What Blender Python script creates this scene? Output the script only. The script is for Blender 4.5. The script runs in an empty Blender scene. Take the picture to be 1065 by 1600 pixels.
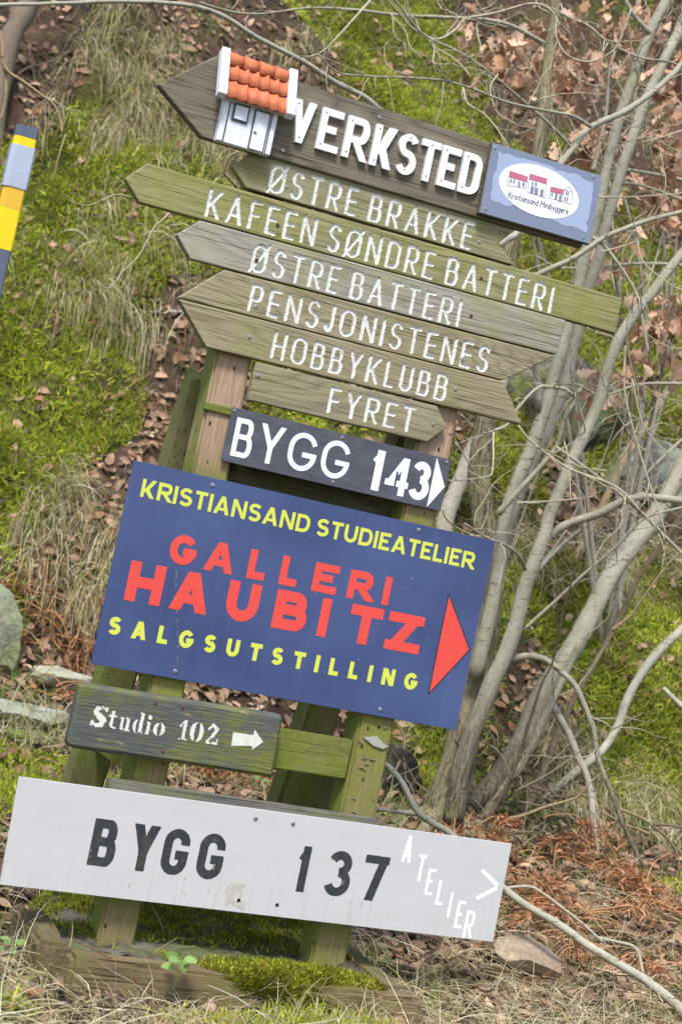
import bpy, bmesh, math, random
import numpy as np
from mathutils import Vector, Matrix
rng = np.random.default_rng(7); random.seed(7)
scene = bpy.context.scene
COL = scene.collection
D = {'brack': [(-0.006, 2.815, 0.576), (-0.068, 2.981, 0.781), (0.011, 2.489, 0.397), (0.33, 2.828, 0.604), (1.438, 0.793, 0.098), (2.01, 1.406, 0.164), (1.867, 0.941, 0.126), (1.788, 1.539, 0.206), (1.425, 1.052, 0.117),
           (1.526, 1.577, 0.189), (1.528, 0.466, 0.051), (1.342, 1.539, 0.175), (1.317, 0.487, 0.065), (0.552, 2.104, 0.236), (0.706, 2.079, 0.237), (0.451, 2.134, 0.254), (0.841, 2.244, 0.276)],
 'cam': {'M': [[0.904037, -0.376791, 0.201856], [-0.197077, 0.05164, 0.979027], [0.379312, 0.924858, 0.027573]], 'loc': (-1.764, -4.301, 1.172)},
 'emb': {'gable': [(0.435, 2.303), (0.45, 2.317), (0.463, 2.304)],
         'roofs': [[(0.26, 2.309), (0.318, 2.308), (0.319, 2.293), (0.262, 2.292)], [(0.322, 2.318), (0.377, 2.319), (0.378, 2.304), (0.323, 2.303)], [(0.393, 2.301), (0.434, 2.304), (0.436, 2.29), (0.394, 2.287)]],
         'text': [(0.272, 2.239), (0.464, 2.243), (0.273, 2.252)],
         'walls': [[(0.262, 2.292), (0.319, 2.293), (0.32, 2.276), (0.263, 2.268)], [(0.323, 2.303), (0.378, 2.304), (0.382, 2.267), (0.327, 2.266)], [(0.394, 2.287), (0.436, 2.29), (0.437, 2.271), (0.396, 2.269)],
                   [(0.435, 2.303), (0.463, 2.304), (0.468, 2.27), (0.437, 2.271)]],
         'wins': [[(0.267, 2.288), (0.272, 2.288), (0.273, 2.28), (0.268, 2.279)], [(0.277, 2.289), (0.282, 2.289), (0.282, 2.28), (0.277, 2.28)], [(0.292, 2.288), (0.298, 2.288), (0.3, 2.273), (0.294, 2.273)],
                  [(0.305, 2.289), (0.312, 2.289), (0.313, 2.28), (0.306, 2.28)], [(0.333, 2.299), (0.338, 2.299), (0.339, 2.29), (0.334, 2.29)], [(0.343, 2.3), (0.349, 2.3), (0.35, 2.291), (0.344, 2.29)],
                  [(0.333, 2.286), (0.343, 2.286), (0.344, 2.269), (0.334, 2.269)], [(0.346, 2.286), (0.356, 2.286), (0.358, 2.269), (0.347, 2.269)], [(0.364, 2.286), (0.374, 2.286), (0.375, 2.267), (0.366, 2.267)],
                  [(0.398, 2.285), (0.403, 2.285), (0.404, 2.277), (0.399, 2.277)], [(0.411, 2.287), (0.418, 2.287), (0.419, 2.273), (0.412, 2.272)], [(0.424, 2.286), (0.432, 2.287), (0.433, 2.269), (0.425, 2.269)],
                  [(0.441, 2.301), (0.445, 2.301), (0.446, 2.293), (0.442, 2.292)], [(0.447, 2.301), (0.451, 2.301), (0.452, 2.292), (0.448, 2.292)], [(0.441, 2.285), (0.445, 2.285), (0.446, 2.275), (0.442, 2.275)],
                  [(0.448, 2.286), (0.453, 2.286), (0.453, 2.276), (0.449, 2.276)]]},
 'leaf': [(0.668, 4.123, 0.298), (0.59, 3.779, 0.214), (0.232, 3.381, 0.167), (4.129, 6.722, 0.427), (3.474, 6.434, 0.307), (4.214, 6.106, 0.357), (0.489, 3.52, 0.172), (0.765, 4.314, 0.191), (0.35, 3.359, 0.134),
          (1.45, 5.855, 0.364), (-0.115, 5.616, 0.252), (2.38, 6.384, 0.197), (0.61, 2.118, 0.319), (0.836, 0.366, 0.224), (1.535, 0.651, 0.346), (0.141, 3.103, 0.193), (2.924, 3.852, 0.278), (2.381, 2.705, 0.205),
          (-0.113, 5.238, 0.202), (0.973, 6.042, 0.273), (3.59, 7.052, 0.323)],
 'moss': [(0.135, 4.076, 0.542), (-0.076, 4.142, 0.397), (-0.06, 3.608, 0.407), (0.3, 3.953, 0.323), (2.752, 2.886, 0.391), (3.129, 3.295, 0.34), (-0.281, 1.642, 0.18), (2.195, 6.616, 0.349), (2.751, 6.06, 0.291),
          (2.618, 6.67, 0.254), (0.025, 5.04, 0.239), (2.707, 4.018, 0.24), (3.872, 5.442, 0.191), (0.546, 4.81, 0.239), (3.719, 5.687, 0.146), (1.55, 2.457, 0.128), (-0.187, 2.864, 0.061), (0.173, 4.527, 0.304),
          (2.587, 3.02, 0.215), (0.734, 4.944, 0.244), (3.468, 6.015, 0.198), (2.927, 5.924, 0.193), (3.014, 5.743, 0.19), (3.813, 5.67, 0.243), (3.178, 5.636, 0.19), (3.841, 5.413, 0.19), (2.751, 6.402, 0.299),
          (1.924, 5.721, 0.229), (4.014, 7.099, 0.164), (4.45, 6.235, 0.156), (2.549, 5.672, 0.233), (2.747, 2.722, 0.279), (3.015, 2.797, 0.214), (2.536, 3.162, 0.145)],
 'oak': [((1.424, 2.6, 3.535), 16), ((1.484, 2.5, 3.461), 14), ((1.334, 2.7, 3.586), 12), ((1.662, 2.5, 3.544), 14), ((1.594, 2.4, 3.446), 14), ((1.661, 2.4, 3.51), 12), ((1.525, 2.6, 3.669), 8),
         ((1.572, 2.4, 3.397), 8), ((1.441, 2.8, 3.491), 6), ((1.527, 2.7, 3.32), 9), ((1.628, 2.2, 3.139), 12), ((1.713, 2.2, 3.121), 12), ((1.728, 2.2, 3.196), 8), ((1.483, 2.4, 3.085), 5), ((2.041, 2.6, 3.785), 14),
         ((2.136, 2.7, 3.957), 12), ((1.952, 2.7, 3.838), 10), ((2.181, 2.5, 3.657), 14), ((2.159, 2.4, 3.396), 16), ((2.158, 2.3, 3.263), 12), ((2.175, 2.5, 3.536), 12), ((2.092, 2.3, 3.041), 14),
         ((2.194, 2.3, 3.04), 14), ((2.229, 2.3, 2.962), 8), ((2.131, 2.4, 3.005), 8), ((2.171, 2.1, 2.5), 16), ((2.137, 2.1, 2.435), 10), ((2.206, 2.1, 2.565), 12), ((2.029, 2.2, 2.186), 8), ((2.098, 2.2, 2.174), 10),
         ((2.148, 2.2, 2.243), 6), ((1.819, 2.1, 2.816), 5), ((1.82, 2.1, 2.677), 9), ((2.294, 2.2, 2.334), 8), ((2.081, 2.3, 2.086), 3), ((1.544, 2.6, 2.869), 5), ((2.238, 2.6, 3.846), 10), ((2.026, 2.6, 3.629), 8),
         ((1.746, 2.7, 3.834), 8), ((1.328, 2.8, 3.695), 6), ((2.26, 2.4, 3.188), 10)],
 'rocks': {'black': (1.442, 2.139, 0.247),
           'dark': (-0.073, 4.75, 2.644),
           'flat': (-0.192, 2.084, 0.257),
           'grey': (-0.178, 2.202, 0.313),
           'outc': (3.426, 3.972, 1.817),
           'outc2': (3.101, 4.303, 2.069),
           'outc3': (1.976, 6.03, 4.266),
           'right': (1.011, 0.305, 0.049),
           'slab': (0.0, 2.59, 0.433),
           'stone_l': (-0.216, 2.676, 0.504)},
 'screws': {'blue': [(-0.374, 1.297), (0.23, 1.297), (-0.37, 0.804), (0.225, 0.796)],
            'fyr': [(-0.316, 1.602), (0.205, 1.588)],
            'hob': [(-0.361, 1.695), (0.248, 1.695)],
            'kaf': [(-0.348, 1.997), (0.258, 2.009)],
            'oba': [(-0.385, 1.894), (0.25, 1.901)],
            'obr': [(-0.347, 2.1), (0.229, 2.104)],
            'pen': [(-0.361, 1.776), (0.252, 1.78)],
            'plaq': [(0.202, 2.357), (0.518, 2.363), (0.213, 2.189), (0.525, 2.191)],
            's137': [(-0.082, 0.462), (0.026, 0.462), (-0.082, 0.243), (0.028, 0.243)],
            's143': [(-0.356, 1.5), (-0.045, 1.496), (0.272, 1.496), (-0.045, 1.374)],
            'stud': [(-0.416, 0.718), (-0.343, 0.718), (-0.371, 0.599)],
            'verk': [(-0.38, 2.187), (-0.314, 2.32), (-0.135, 2.348), (0.177, 2.32)]},
 'sprouts': [(-0.306, -0.3, 0.059), (-0.564, -0.108, 0.013), (-0.655, -0.033, 0.014), (0.232, 2.415, 0.405), (2.624, 2.216, 0.261), (2.175, 1.84, 0.208), (0.678, 1.918, 0.228)],
 'straw': [(0.302, 5.393, 0.376), (0.231, 4.315, 0.261), (0.603, 5.377, 0.253), (0.049, 3.265, 0.294), (0.353, 3.26, 0.199), (3.213, 3.733, 0.358), (2.513, 3.323, 0.222), (2.381, 2.43, 0.166), (1.216, 0.75, 0.197),
           (0.2, 2.102, 0.17), (-0.175, 2.136, 0.167), (2.806, 2.387, 0.269), (2.913, 4.418, 0.168), (-0.171, 4.48, 0.224), (0.376, 4.493, 0.229), (0.89, 5.095, 0.249)],
 'trees': [('big', 'trunk',
            [(1.396, 1.731, 0.233, 0.08002), (1.412, 1.746, 0.467, 0.06779), (1.425, 1.762, 0.747, 0.06052), (1.432, 1.778, 1.019, 0.05496), (1.395, 1.794, 1.279, 0.05016), (1.331, 1.805, 1.46, 0.04686),
             (1.283, 1.816, 1.643, 0.04383), (1.271, 1.828, 1.835, 0.04103), (1.255, 1.848, 2.182, 0.03628), (1.257, 1.868, 2.523, 0.03199), (1.282, 1.88, 2.741, 0.02943), (1.298, 1.892, 2.944, 0.02711),
             (1.27, 1.913, 3.313, 0.02292), (1.253, 1.931, 3.641, 0.01938)]),
           ('big', 'stem',
            [(1.382, 1.68, 0.829, 0.03129), (1.375, 1.659, 1.16, 0.02817), (1.354, 1.646, 1.359, 0.0271), (1.354, 1.633, 1.552, 0.02624), (1.395, 1.615, 1.827, 0.02521), (1.415, 1.597, 2.108, 0.02425),
             (1.421, 1.578, 2.4, 0.02332), (1.433, 1.564, 2.612, 0.02269), (1.43, 1.546, 2.888, 0.02189), (1.445, 1.531, 3.131, 0.02125), (1.477, 1.513, 3.409, 0.02056), (1.528, 1.5, 3.601, 0.02014)]),
           ('big', 'stem',
            [(1.451, 1.78, 0.878, 0.0281), (1.449, 1.795, 1.225, 0.0258), (1.462, 1.806, 1.499, 0.02489), (1.502, 1.814, 1.677, 0.02443), (1.561, 1.823, 1.912, 0.0239), (1.6, 1.834, 2.159, 0.02338),
             (1.62, 1.846, 2.469, 0.02275), (1.635, 1.852, 2.62, 0.02247), (1.653, 1.862, 2.869, 0.02203), (1.699, 1.873, 3.139, 0.0216), (1.767, 1.885, 3.432, 0.02119), (1.835, 1.894, 3.683, 0.02086),
             (1.853, 1.9, 3.827, 0.02066)]),
           ('big', 'stem',
            [(1.377, 1.62, 0.273, 0.04187), (1.361, 1.607, 0.533, 0.03585), (1.406, 1.594, 0.8, 0.03271), (1.45, 1.583, 1.005, 0.03074), (1.465, 1.57, 1.278, 0.02842), (1.492, 1.559, 1.493, 0.02678),
             (1.518, 1.55, 1.67, 0.02552), (1.58, 1.537, 1.922, 0.02385), (1.607, 1.525, 2.176, 0.02224), (1.657, 1.517, 2.341, 0.02126), (1.734, 1.509, 2.487, 0.02041), (1.828, 1.5, 2.651, 0.01948)]),
           ('big', 'stem',
            [(1.535, 1.85, 0.282, 0.04359), (1.663, 1.874, 0.423, 0.04313), (1.747, 1.897, 0.579, 0.04259), (1.831, 1.929, 0.808, 0.04176), (1.928, 1.954, 0.982, 0.04115), (2.002, 1.978, 1.155, 0.04053),
             (2.123, 2.013, 1.413, 0.03961), (2.278, 2.045, 1.642, 0.03882), (2.369, 2.074, 1.871, 0.03797), (2.438, 2.1, 2.079, 0.03719)]),
           ('big', 'stem', [(1.572, 1.75, 0.278, 0.02436), (1.684, 1.776, 0.461, 0.0196), (1.777, 1.802, 0.666, 0.01707), (1.839, 1.825, 0.843, 0.01534), (1.907, 1.85, 1.051, 0.01358)]),
           ('big', 'branch',
            [(1.531, 1.58, 1.426, 0.01736), (1.557, 1.55, 1.476, 0.01705), (1.655, 1.482, 1.547, 0.0164), (1.717, 1.433, 1.61, 0.01591), (1.769, 1.398, 1.643, 0.01558), (1.836, 1.36, 1.653, 0.01522),
             (1.94, 1.3, 1.667, 0.01466)]),
           ('big', 'branch',
            [(1.484, 1.62, 0.93, 0.01365), (1.522, 1.604, 0.949, 0.01289), (1.558, 1.59, 0.959, 0.01254), (1.609, 1.57, 0.955, 0.01217), (1.657, 1.55, 0.933, 0.01183), (1.707, 1.527, 0.899, 0.01148),
             (1.742, 1.506, 0.857, 0.01118), (1.797, 1.46, 0.752, 0.0106), (1.831, 1.406, 0.617, 0.00997), (1.896, 1.349, 0.488, 0.00938), (1.96, 1.292, 0.36, 0.00885), (2.019, 1.25, 0.274, 0.00848)]),
           ('big', 'branch',
            [(1.267, 1.55, 1.466, 0.01338), (1.312, 1.522, 1.558, 0.0111), (1.376, 1.485, 1.68, 0.00958), (1.406, 1.464, 1.754, 0.00886), (1.406, 1.448, 1.813, 0.00837), (1.405, 1.429, 1.882, 0.00783),
             (1.415, 1.411, 1.949, 0.00733), (1.381, 1.403, 1.966, 0.00709), (1.338, 1.394, 1.97, 0.00685), (1.278, 1.381, 1.961, 0.00651), (1.231, 1.371, 1.945, 0.00625), (1.188, 1.356, 1.897, 0.00589),
             (1.148, 1.341, 1.844, 0.00553), (1.11, 1.322, 1.776, 0.00512), (1.022, 1.3, 1.726, 0.00463)]),
           ('big', 'branch',
            [(1.08, 1.9, 3.383, 0.00891), (0.826, 1.836, 3.329, 0.00705), (0.55, 1.763, 3.238, 0.00594), (0.337, 1.705, 3.18, 0.00522), (0.135, 1.647, 3.108, 0.0046), (-0.054, 1.588, 3.014, 0.00405),
             (-0.209, 1.541, 2.978, 0.00364), (-0.339, 1.5, 2.968, 0.00331)]),
           ('big', 'branch', [(1.222, 1.88, 3.36, 0.01152), (1.037, 1.854, 3.375, 0.00814), (0.851, 1.828, 3.337, 0.00641), (0.656, 1.8, 3.272, 0.0049)]),
           ('big', 'branch',
            [(0.753, 1.6, 3.257, 0.00599), (0.852, 1.56, 3.301, 0.005), (0.948, 1.52, 3.355, 0.00448), (1.007, 1.498, 3.361, 0.00425), (1.053, 1.477, 3.324, 0.00403), (1.057, 1.453, 3.249, 0.0038),
             (1.1, 1.426, 3.188, 0.00357), (1.182, 1.396, 3.18, 0.00332), (1.243, 1.369, 3.22, 0.00312), (1.267, 1.35, 3.263, 0.00298)]),
           ('big', 'branch', [(1.127, 1.6, 3.395, 0.00613), (1.235, 1.557, 3.366, 0.00515), (1.314, 1.522, 3.32, 0.00473), (1.437, 1.474, 3.288, 0.00426), (1.541, 1.434, 3.296, 0.00393), (1.626, 1.4, 3.276, 0.00368)]),
           ('big', 'branch',
            [(0.849, 1.15, 2.365, 0.0146), (0.879, 1.156, 2.396, 0.01401), (0.923, 1.163, 2.436, 0.01365), (0.982, 1.186, 2.588, 0.0129), (1.061, 1.208, 2.737, 0.01235), (1.096, 1.216, 2.793, 0.01217),
             (1.165, 1.233, 2.901, 0.01186), (1.311, 1.254, 3.012, 0.01152), (1.457, 1.279, 3.167, 0.01113), (1.549, 1.3, 3.313, 0.01083)]),
           ('big', 'branch',
            [(1.141, 1.2, 2.887, 0.00693), (1.052, 1.167, 2.893, 0.00605), (0.922, 1.12, 2.868, 0.00541), (0.729, 1.048, 2.829, 0.00466), (0.561, 0.983, 2.815, 0.00411), (0.43, 0.93, 2.795, 0.00372),
             (0.246, 0.854, 2.738, 0.00322), (0.102, 0.792, 2.687, 0.00284), (-0.002, 0.746, 2.658, 0.00259), (-0.091, 0.7, 2.679, 0.00236)]),
           ('big', 'branch',
            [(1.264, 1.5, 2.86, 0.00729), (1.154, 1.466, 2.908, 0.00623), (0.982, 1.416, 2.957, 0.00543), (0.691, 1.33, 3.022, 0.00443), (0.476, 1.269, 3.028, 0.00385), (0.388, 1.239, 3.058, 0.00359),
             (0.284, 1.2, 3.107, 0.00329)]),
           ('big', 'branch', [(1.319, 1.45, 2.806, 0.00968), (1.322, 1.444, 2.883, 0.00829), (1.316, 1.431, 3.036, 0.007), (1.288, 1.418, 3.197, 0.00596), (1.308, 1.406, 3.347, 0.00518), (1.315, 1.4, 3.422, 0.00482)]),
           ('big', 'branch', [(1.472, 1.5, 3.4, 0.01109), (1.391, 1.5, 3.443, 0.01003), (1.334, 1.5, 3.488, 0.00918), (1.296, 1.5, 3.526, 0.00854)]),
           ('big', 'branch', [(1.293, 1.3, 2.527, 0.00827), (1.343, 1.282, 2.504, 0.00728), (1.405, 1.253, 2.44, 0.00651), (1.468, 1.221, 2.362, 0.00585), (1.503, 1.187, 2.26, 0.00525), (1.534, 1.15, 2.146, 0.00468)]),
           ('big', 'branch', [(1.079, 1.35, 2.328, 0.01056), (1.117, 1.341, 2.344, 0.01042), (1.233, 1.307, 2.434, 0.00992), (1.341, 1.271, 2.544, 0.00937), (1.474, 1.234, 2.636, 0.00882), (1.611, 1.2, 2.705, 0.00831)]),
           ('big', 'branch', [(1.384, 1.5, 2.728, 0.00367), (1.539, 1.456, 2.768, 0.00293), (1.732, 1.4, 2.831, 0.00246)]),
           ('big', 'branch', [(1.147, 1.3, 1.786, 0.0035), (1.207, 1.286, 1.738, 0.00383), (1.359, 1.257, 1.673, 0.00453), (1.55, 1.224, 1.644, 0.00535), (1.665, 1.2, 1.572, 0.00592)]),
           ('big', 'branch', [(1.318, 1.3, 1.742, 0.00589), (1.487, 1.272, 1.673, 0.00609), (1.663, 1.243, 1.589, 0.0063), (1.807, 1.218, 1.502, 0.00648), (1.912, 1.2, 1.437, 0.00661)]),
           ('big', 'branch', [(1.447, 1.5, 1.054, 0.0067), (1.523, 1.465, 1.168, 0.00606), (1.611, 1.422, 1.308, 0.00566), (1.699, 1.383, 1.432, 0.00537), (1.774, 1.344, 1.561, 0.00512), (1.93, 1.3, 1.645, 0.00488)]),
           ('big', 'branch', [(1.256, 1.4, 1.513, 0.00536), (1.394, 1.346, 1.553, 0.00331), (1.511, 1.3, 1.594, 0.00238)]),
           ('big', 'branch', [(1.172, 1.4, 1.365, 0.00592), (1.066, 1.338, 1.361, 0.00409), (0.924, 1.249, 1.385, 0.00281), (0.866, 1.2, 1.423, 0.00226)]),
           ('big', 'branch', [(1.349, 1.4, 1.278, 0.00717), (1.289, 1.348, 1.319, 0.00585), (1.185, 1.279, 1.348, 0.00495), (1.062, 1.2, 1.357, 0.00417), (0.914, 1.1, 1.385, 0.00334)]),
           ('big', 'branch', [(1.558, 1.25, 1.742, 0.00415), (1.587, 1.236, 1.821, 0.00361), (1.588, 1.216, 1.943, 0.00322), (1.494, 1.189, 2.09, 0.0028), (1.438, 1.169, 2.195, 0.00255), (1.418, 1.15, 2.309, 0.00233)]),
           ('big', 'branch', [(1.64, 1.2, 1.797, 0.00355), (1.57, 1.185, 1.818, 0.00308), (1.443, 1.151, 1.91, 0.00257), (1.346, 1.119, 2.006, 0.00223), (1.294, 1.1, 2.064, 0.00206)]),
           ('big', 'branch',
            [(0.298, 1.3, 3.126, 0.0039), (0.391, 1.348, 3.099, 0.00395), (0.446, 1.376, 3.081, 0.00398), (0.535, 1.415, 3.077, 0.00403), (0.601, 1.442, 3.098, 0.00406), (0.664, 1.476, 3.16, 0.0041),
             (0.699, 1.5, 3.213, 0.00412)]),
           ('big', 'branch', [(0.489, 1.3, 3.038, 0.00338), (0.511, 1.269, 2.999, 0.00282), (0.506, 1.235, 2.938, 0.00249), (0.547, 1.2, 2.939, 0.00223)]),
           ('big', 'branch', [(0.528, 1.3, 3.013, 0.00339), (0.593, 1.248, 2.976, 0.00247), (0.642, 1.2, 2.922, 0.00202)]),
           ('big', 'branch', [(0.575, 1.1, 2.849, 0.00395), (0.585, 1.055, 2.785, 0.00312), (0.637, 0.994, 2.744, 0.00257), (0.694, 0.9, 2.646, 0.00193)]),
           ('big', 'branch', [(0.375, 1.4, 3.108, 0.00341), (0.427, 1.359, 3.052, 0.00247), (0.444, 1.333, 3.001, 0.00214), (0.487, 1.3, 2.959, 0.0018)]),
           ('big', 'branch', [(0.124, 0.9, 2.716, 0.00268), (0.109, 0.881, 2.744, 0.00209), (0.086, 0.85, 2.788, 0.00163)]),
           ('big', 'branch', [(0.227, 1.2, 3.08, 0.00437), (0.063, 1.025, 2.844, 0.00268), (-0.006, 0.957, 2.76, 0.00231), (-0.081, 0.9, 2.711, 0.00203)]),
           ('big', 'branch', [(-0.058, 0.8, 2.713, 0.0024), (-0.075, 0.786, 2.721, 0.00194), (-0.073, 0.75, 2.757, 0.00139)]),
           ('big', 'branch', [(0.694, 1.1, 2.928, 0.00288), (0.664, 1.074, 2.864, 0.00237), (0.692, 1.033, 2.78, 0.00199), (0.75, 1.0, 2.755, 0.00175)]),
           ('big', 'branch', [(1.461, 1.2, 2.154, 0.00469), (1.486, 1.175, 1.979, 0.00418), (1.574, 1.145, 1.784, 0.00386), (1.681, 1.114, 1.589, 0.00361), (1.728, 1.1, 1.506, 0.00352)]),
           ('big', 'branch', [(1.518, 1.2, 2.04, 0.00353), (1.579, 1.176, 1.897, 0.00262), (1.656, 1.16, 1.825, 0.0023), (1.72, 1.15, 1.803, 0.00213)]),
           ('big', 'branch', [(1.237, 1.1, 1.745, 0.00296), (1.252, 1.065, 1.674, 0.00235), (1.254, 1.0, 1.534, 0.00179)]),
           ('big', 'branch', [(1.492, 1.2, 1.69, 0.00352), (1.321, 1.143, 1.677, 0.0027), (1.12, 1.072, 1.703, 0.00217), (0.922, 1.0, 1.666, 0.00176)]),
           ('big', 'branch', [(1.054, 1.3, 1.737, 0.00394), (1.015, 1.173, 1.602, 0.00277), (0.98, 1.135, 1.564, 0.00257), (0.777, 1.0, 1.513, 0.00196)]),
           ('big', 'branch', [(0.866, 1.2, 1.762, 0.00271), (0.989, 1.3, 1.73, 0.00231)]), ('big', 'branch', [(0.865, 1.2, 1.662, 0.00294), (0.983, 1.249, 1.584, 0.00264), (1.108, 1.3, 1.5, 0.00233)]),
           ('big', 'branch', [(1.173, 1.0, 2.415, 0.00314), (1.22, 0.99, 2.438, 0.00263), (1.289, 0.974, 2.487, 0.00223), (1.257, 0.961, 2.544, 0.00198), (1.293, 0.95, 2.587, 0.00179)]),
           ('big', 'branch', [(1.293, 0.98, 2.488, 0.00315), (1.322, 0.957, 2.413, 0.00272), (1.411, 0.926, 2.362, 0.00244), (1.495, 0.9, 2.335, 0.00225)]),
           ('big', 'branch', [(1.662, 1.4, 3.064, 0.00368), (1.51, 1.338, 2.973, 0.00235), (1.417, 1.3, 2.924, 0.00191)]),
           ('big', 'branch', [(2.213, 2.2, 3.105, 0.00982), (1.948, 2.139, 3.066, 0.00757), (1.786, 2.1, 3.03, 0.00678)]),
           ('big', 'branch', [(2.234, 2.2, 3.016, 0.00842), (1.926, 2.132, 3.003, 0.00605), (1.783, 2.1, 2.971, 0.00542)]),
           ('big', 'branch', [(2.171, 2.0, 2.704, 0.00818), (1.905, 1.967, 2.641, 0.00666), (1.528, 1.918, 2.523, 0.0055), (1.395, 1.9, 2.53, 0.00516)]),
           ('big', 'branch', [(2.223, 1.9, 2.198, 0.00808), (1.939, 1.832, 2.131, 0.00583), (1.742, 1.779, 2.037, 0.00489), (1.596, 1.742, 2.05, 0.00433), (1.433, 1.7, 2.007, 0.00377)]),
           ('dark', 'branch', [(1.265, 1.0, 0.505, 0.00447), (1.406, 1.014, 0.595, 0.00345), (1.577, 1.033, 0.737, 0.00279), (1.747, 1.05, 0.851, 0.00232)]),
           ('dark', 'branch', [(1.124, 1.05, 0.656, 0.00447), (1.192, 1.029, 0.625, 0.00447), (1.247, 1.0, 0.538, 0.00446)]),
           ('back', 'trunk',
            [(2.786, 3.539, 1.402, 0.02404), (2.867, 3.555, 1.618, 0.02132), (2.94, 3.571, 1.841, 0.01995), (3.017, 3.586, 2.046, 0.01893), (3.139, 3.606, 2.323, 0.01776), (3.252, 3.623, 2.553, 0.0169),
             (3.357, 3.639, 2.772, 0.01615)]),
           ('back2', 'trunk',
            [(1.917, 3.318, 1.351, 0.04693), (1.918, 3.333, 1.501, 0.04093), (1.96, 3.351, 1.672, 0.03754), (2.008, 3.371, 1.866, 0.03455), (2.051, 3.389, 2.054, 0.03208), (2.141, 3.418, 2.336, 0.02884)]),
           ('thin', 'trunk',
            [(1.965, 2.114, 0.241, 0.01613), (2.026, 2.135, 0.466, 0.01445), (2.088, 2.156, 0.692, 0.01362), (2.169, 2.175, 0.892, 0.01303), (2.289, 2.202, 1.182, 0.01232), (2.342, 2.216, 1.333, 0.01199),
             (2.433, 2.232, 1.507, 0.01163), (2.53, 2.249, 1.691, 0.01128), (2.623, 2.264, 1.855, 0.01099)]),
           ('thin', 'branch', [(1.78, 1.42, 1.119, 0.00731), (1.835, 1.395, 1.194, 0.00609), (1.868, 1.368, 1.291, 0.0054), (1.917, 1.331, 1.416, 0.00468), (1.976, 1.3, 1.517, 0.00416)]),
           ('sap', 'trunk',
            [(2.168, 2.326, 0.315, 0.01674), (2.303, 2.342, 0.457, 0.01809), (2.42, 2.354, 0.561, 0.01872), (2.484, 2.364, 0.662, 0.01914), (2.522, 2.378, 0.827, 0.01965), (2.592, 2.391, 0.978, 0.02013),
             (2.76, 2.411, 1.183, 0.02086), (2.895, 2.426, 1.332, 0.02139)]),
           ('pole', 'trunk',
            [(2.118, 1.708, 0.174, 0.01212), (2.089, 1.759, 0.325, 0.01348), (2.059, 1.813, 0.488, 0.01427), (1.984, 1.866, 0.627, 0.01486), (1.886, 1.918, 0.756, 0.01537), (1.828, 1.958, 0.862, 0.01574)]),
           ('dark', 'trunk',
            [(1.546, 1.697, 0.225, 0.01129), (1.572, 1.583, 0.498, 0.00782), (1.545, 1.48, 0.75, 0.00616), (1.533, 1.421, 0.891, 0.00536), (1.533, 1.387, 0.969, 0.00494), (1.486, 1.302, 1.166, 0.00397),
             (1.463, 1.232, 1.326, 0.00324), (1.45, 1.2, 1.397, 0.00292)]),
           ('dead', 'trunk',
            [(-1.08, 0.79, 2.539, 0.00927), (-1.023, 0.781, 2.457, 0.00698), (-0.996, 0.773, 2.378, 0.00598), (-0.935, 0.767, 2.351, 0.00531), (-0.85, 0.759, 2.317, 0.0045), (-0.817, 0.754, 2.274, 0.00406),
             (-0.801, 0.75, 2.238, 0.00375)]),
           ('dead', 'branch', [(-0.995, 0.785, 2.38, 0.00559), (-0.978, 0.783, 2.318, 0.00458), (-0.974, 0.781, 2.246, 0.00401), (-0.981, 0.78, 2.202, 0.00372)]),
           ('old', 'trunk',
            [(-0.357, 5.038, 3.056, 0.07514), (-0.347, 5.139, 3.519, 0.05983), (-0.307, 5.174, 3.681, 0.05697), (-0.263, 5.206, 3.828, 0.05466), (-0.193, 5.26, 4.08, 0.05109), (-0.108, 5.338, 4.459, 0.04638)]),
           ('arch', 'trunk',
            [(-1.392, 0.7, 2.308, 0.00444), (-1.232, 0.769, 2.446, 0.00501), (-1.066, 0.831, 2.554, 0.00556), (-0.924, 0.879, 2.614, 0.006), (-0.724, 0.944, 2.701, 0.00662), (-0.509, 1.009, 2.778, 0.00728),
             (-0.365, 1.051, 2.812, 0.00771), (-0.179, 1.105, 2.792, 0.00828), (0.017, 1.159, 2.779, 0.00888), (0.164, 1.199, 2.755, 0.00934), (0.322, 1.241, 2.738, 0.00983), (0.498, 1.29, 2.675, 0.01041),
             (0.842, 1.388, 2.514, 0.0116), (1.083, 1.462, 2.342, 0.01253), (1.255, 1.529, 2.142, 0.01336), (1.374, 1.6, 1.896, 0.0142)]),
           ('rightb', 'trunk', [(2.179, 1.6, 0.932, 0.01029), (2.247, 1.559, 0.883, 0.01133), (2.34, 1.505, 0.828, 0.01269), (2.463, 1.417, 0.706, 0.01485), (2.525, 1.3, 0.482, 0.0176)]),
           ('fallen', 'trunk',
            [(0.532, 0.55, 0.586, 0.0089), (0.557, 0.534, 0.573, 0.00907), (0.596, 0.503, 0.532, 0.0094), (0.642, 0.455, 0.462, 0.00988), (0.729, 0.402, 0.426, 0.01045), (0.879, 0.288, 0.302, 0.01161),
             (0.987, 0.218, 0.255, 0.01233), (1.114, 0.134, 0.198, 0.01317), (1.236, 0.055, 0.152, 0.01397), (1.284, 0.023, 0.13, 0.01429), (1.394, -0.06, 0.059, 0.01508)]),
           ('fallen', 'branch', [(0.691, 0.55, 0.446, 0.008), (0.625, 0.575, 0.44, 0.00603), (0.557, 0.6, 0.434, 0.00499)]),
           ('fallen', 'branch', [(1.445, 0.3, 0.089, 0.00605), (1.434, 0.32, 0.137, 0.00519), (1.41, 0.334, 0.165, 0.00486), (1.347, 0.358, 0.168, 0.0044), (1.288, 0.38, 0.172, 0.00404)]),
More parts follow.
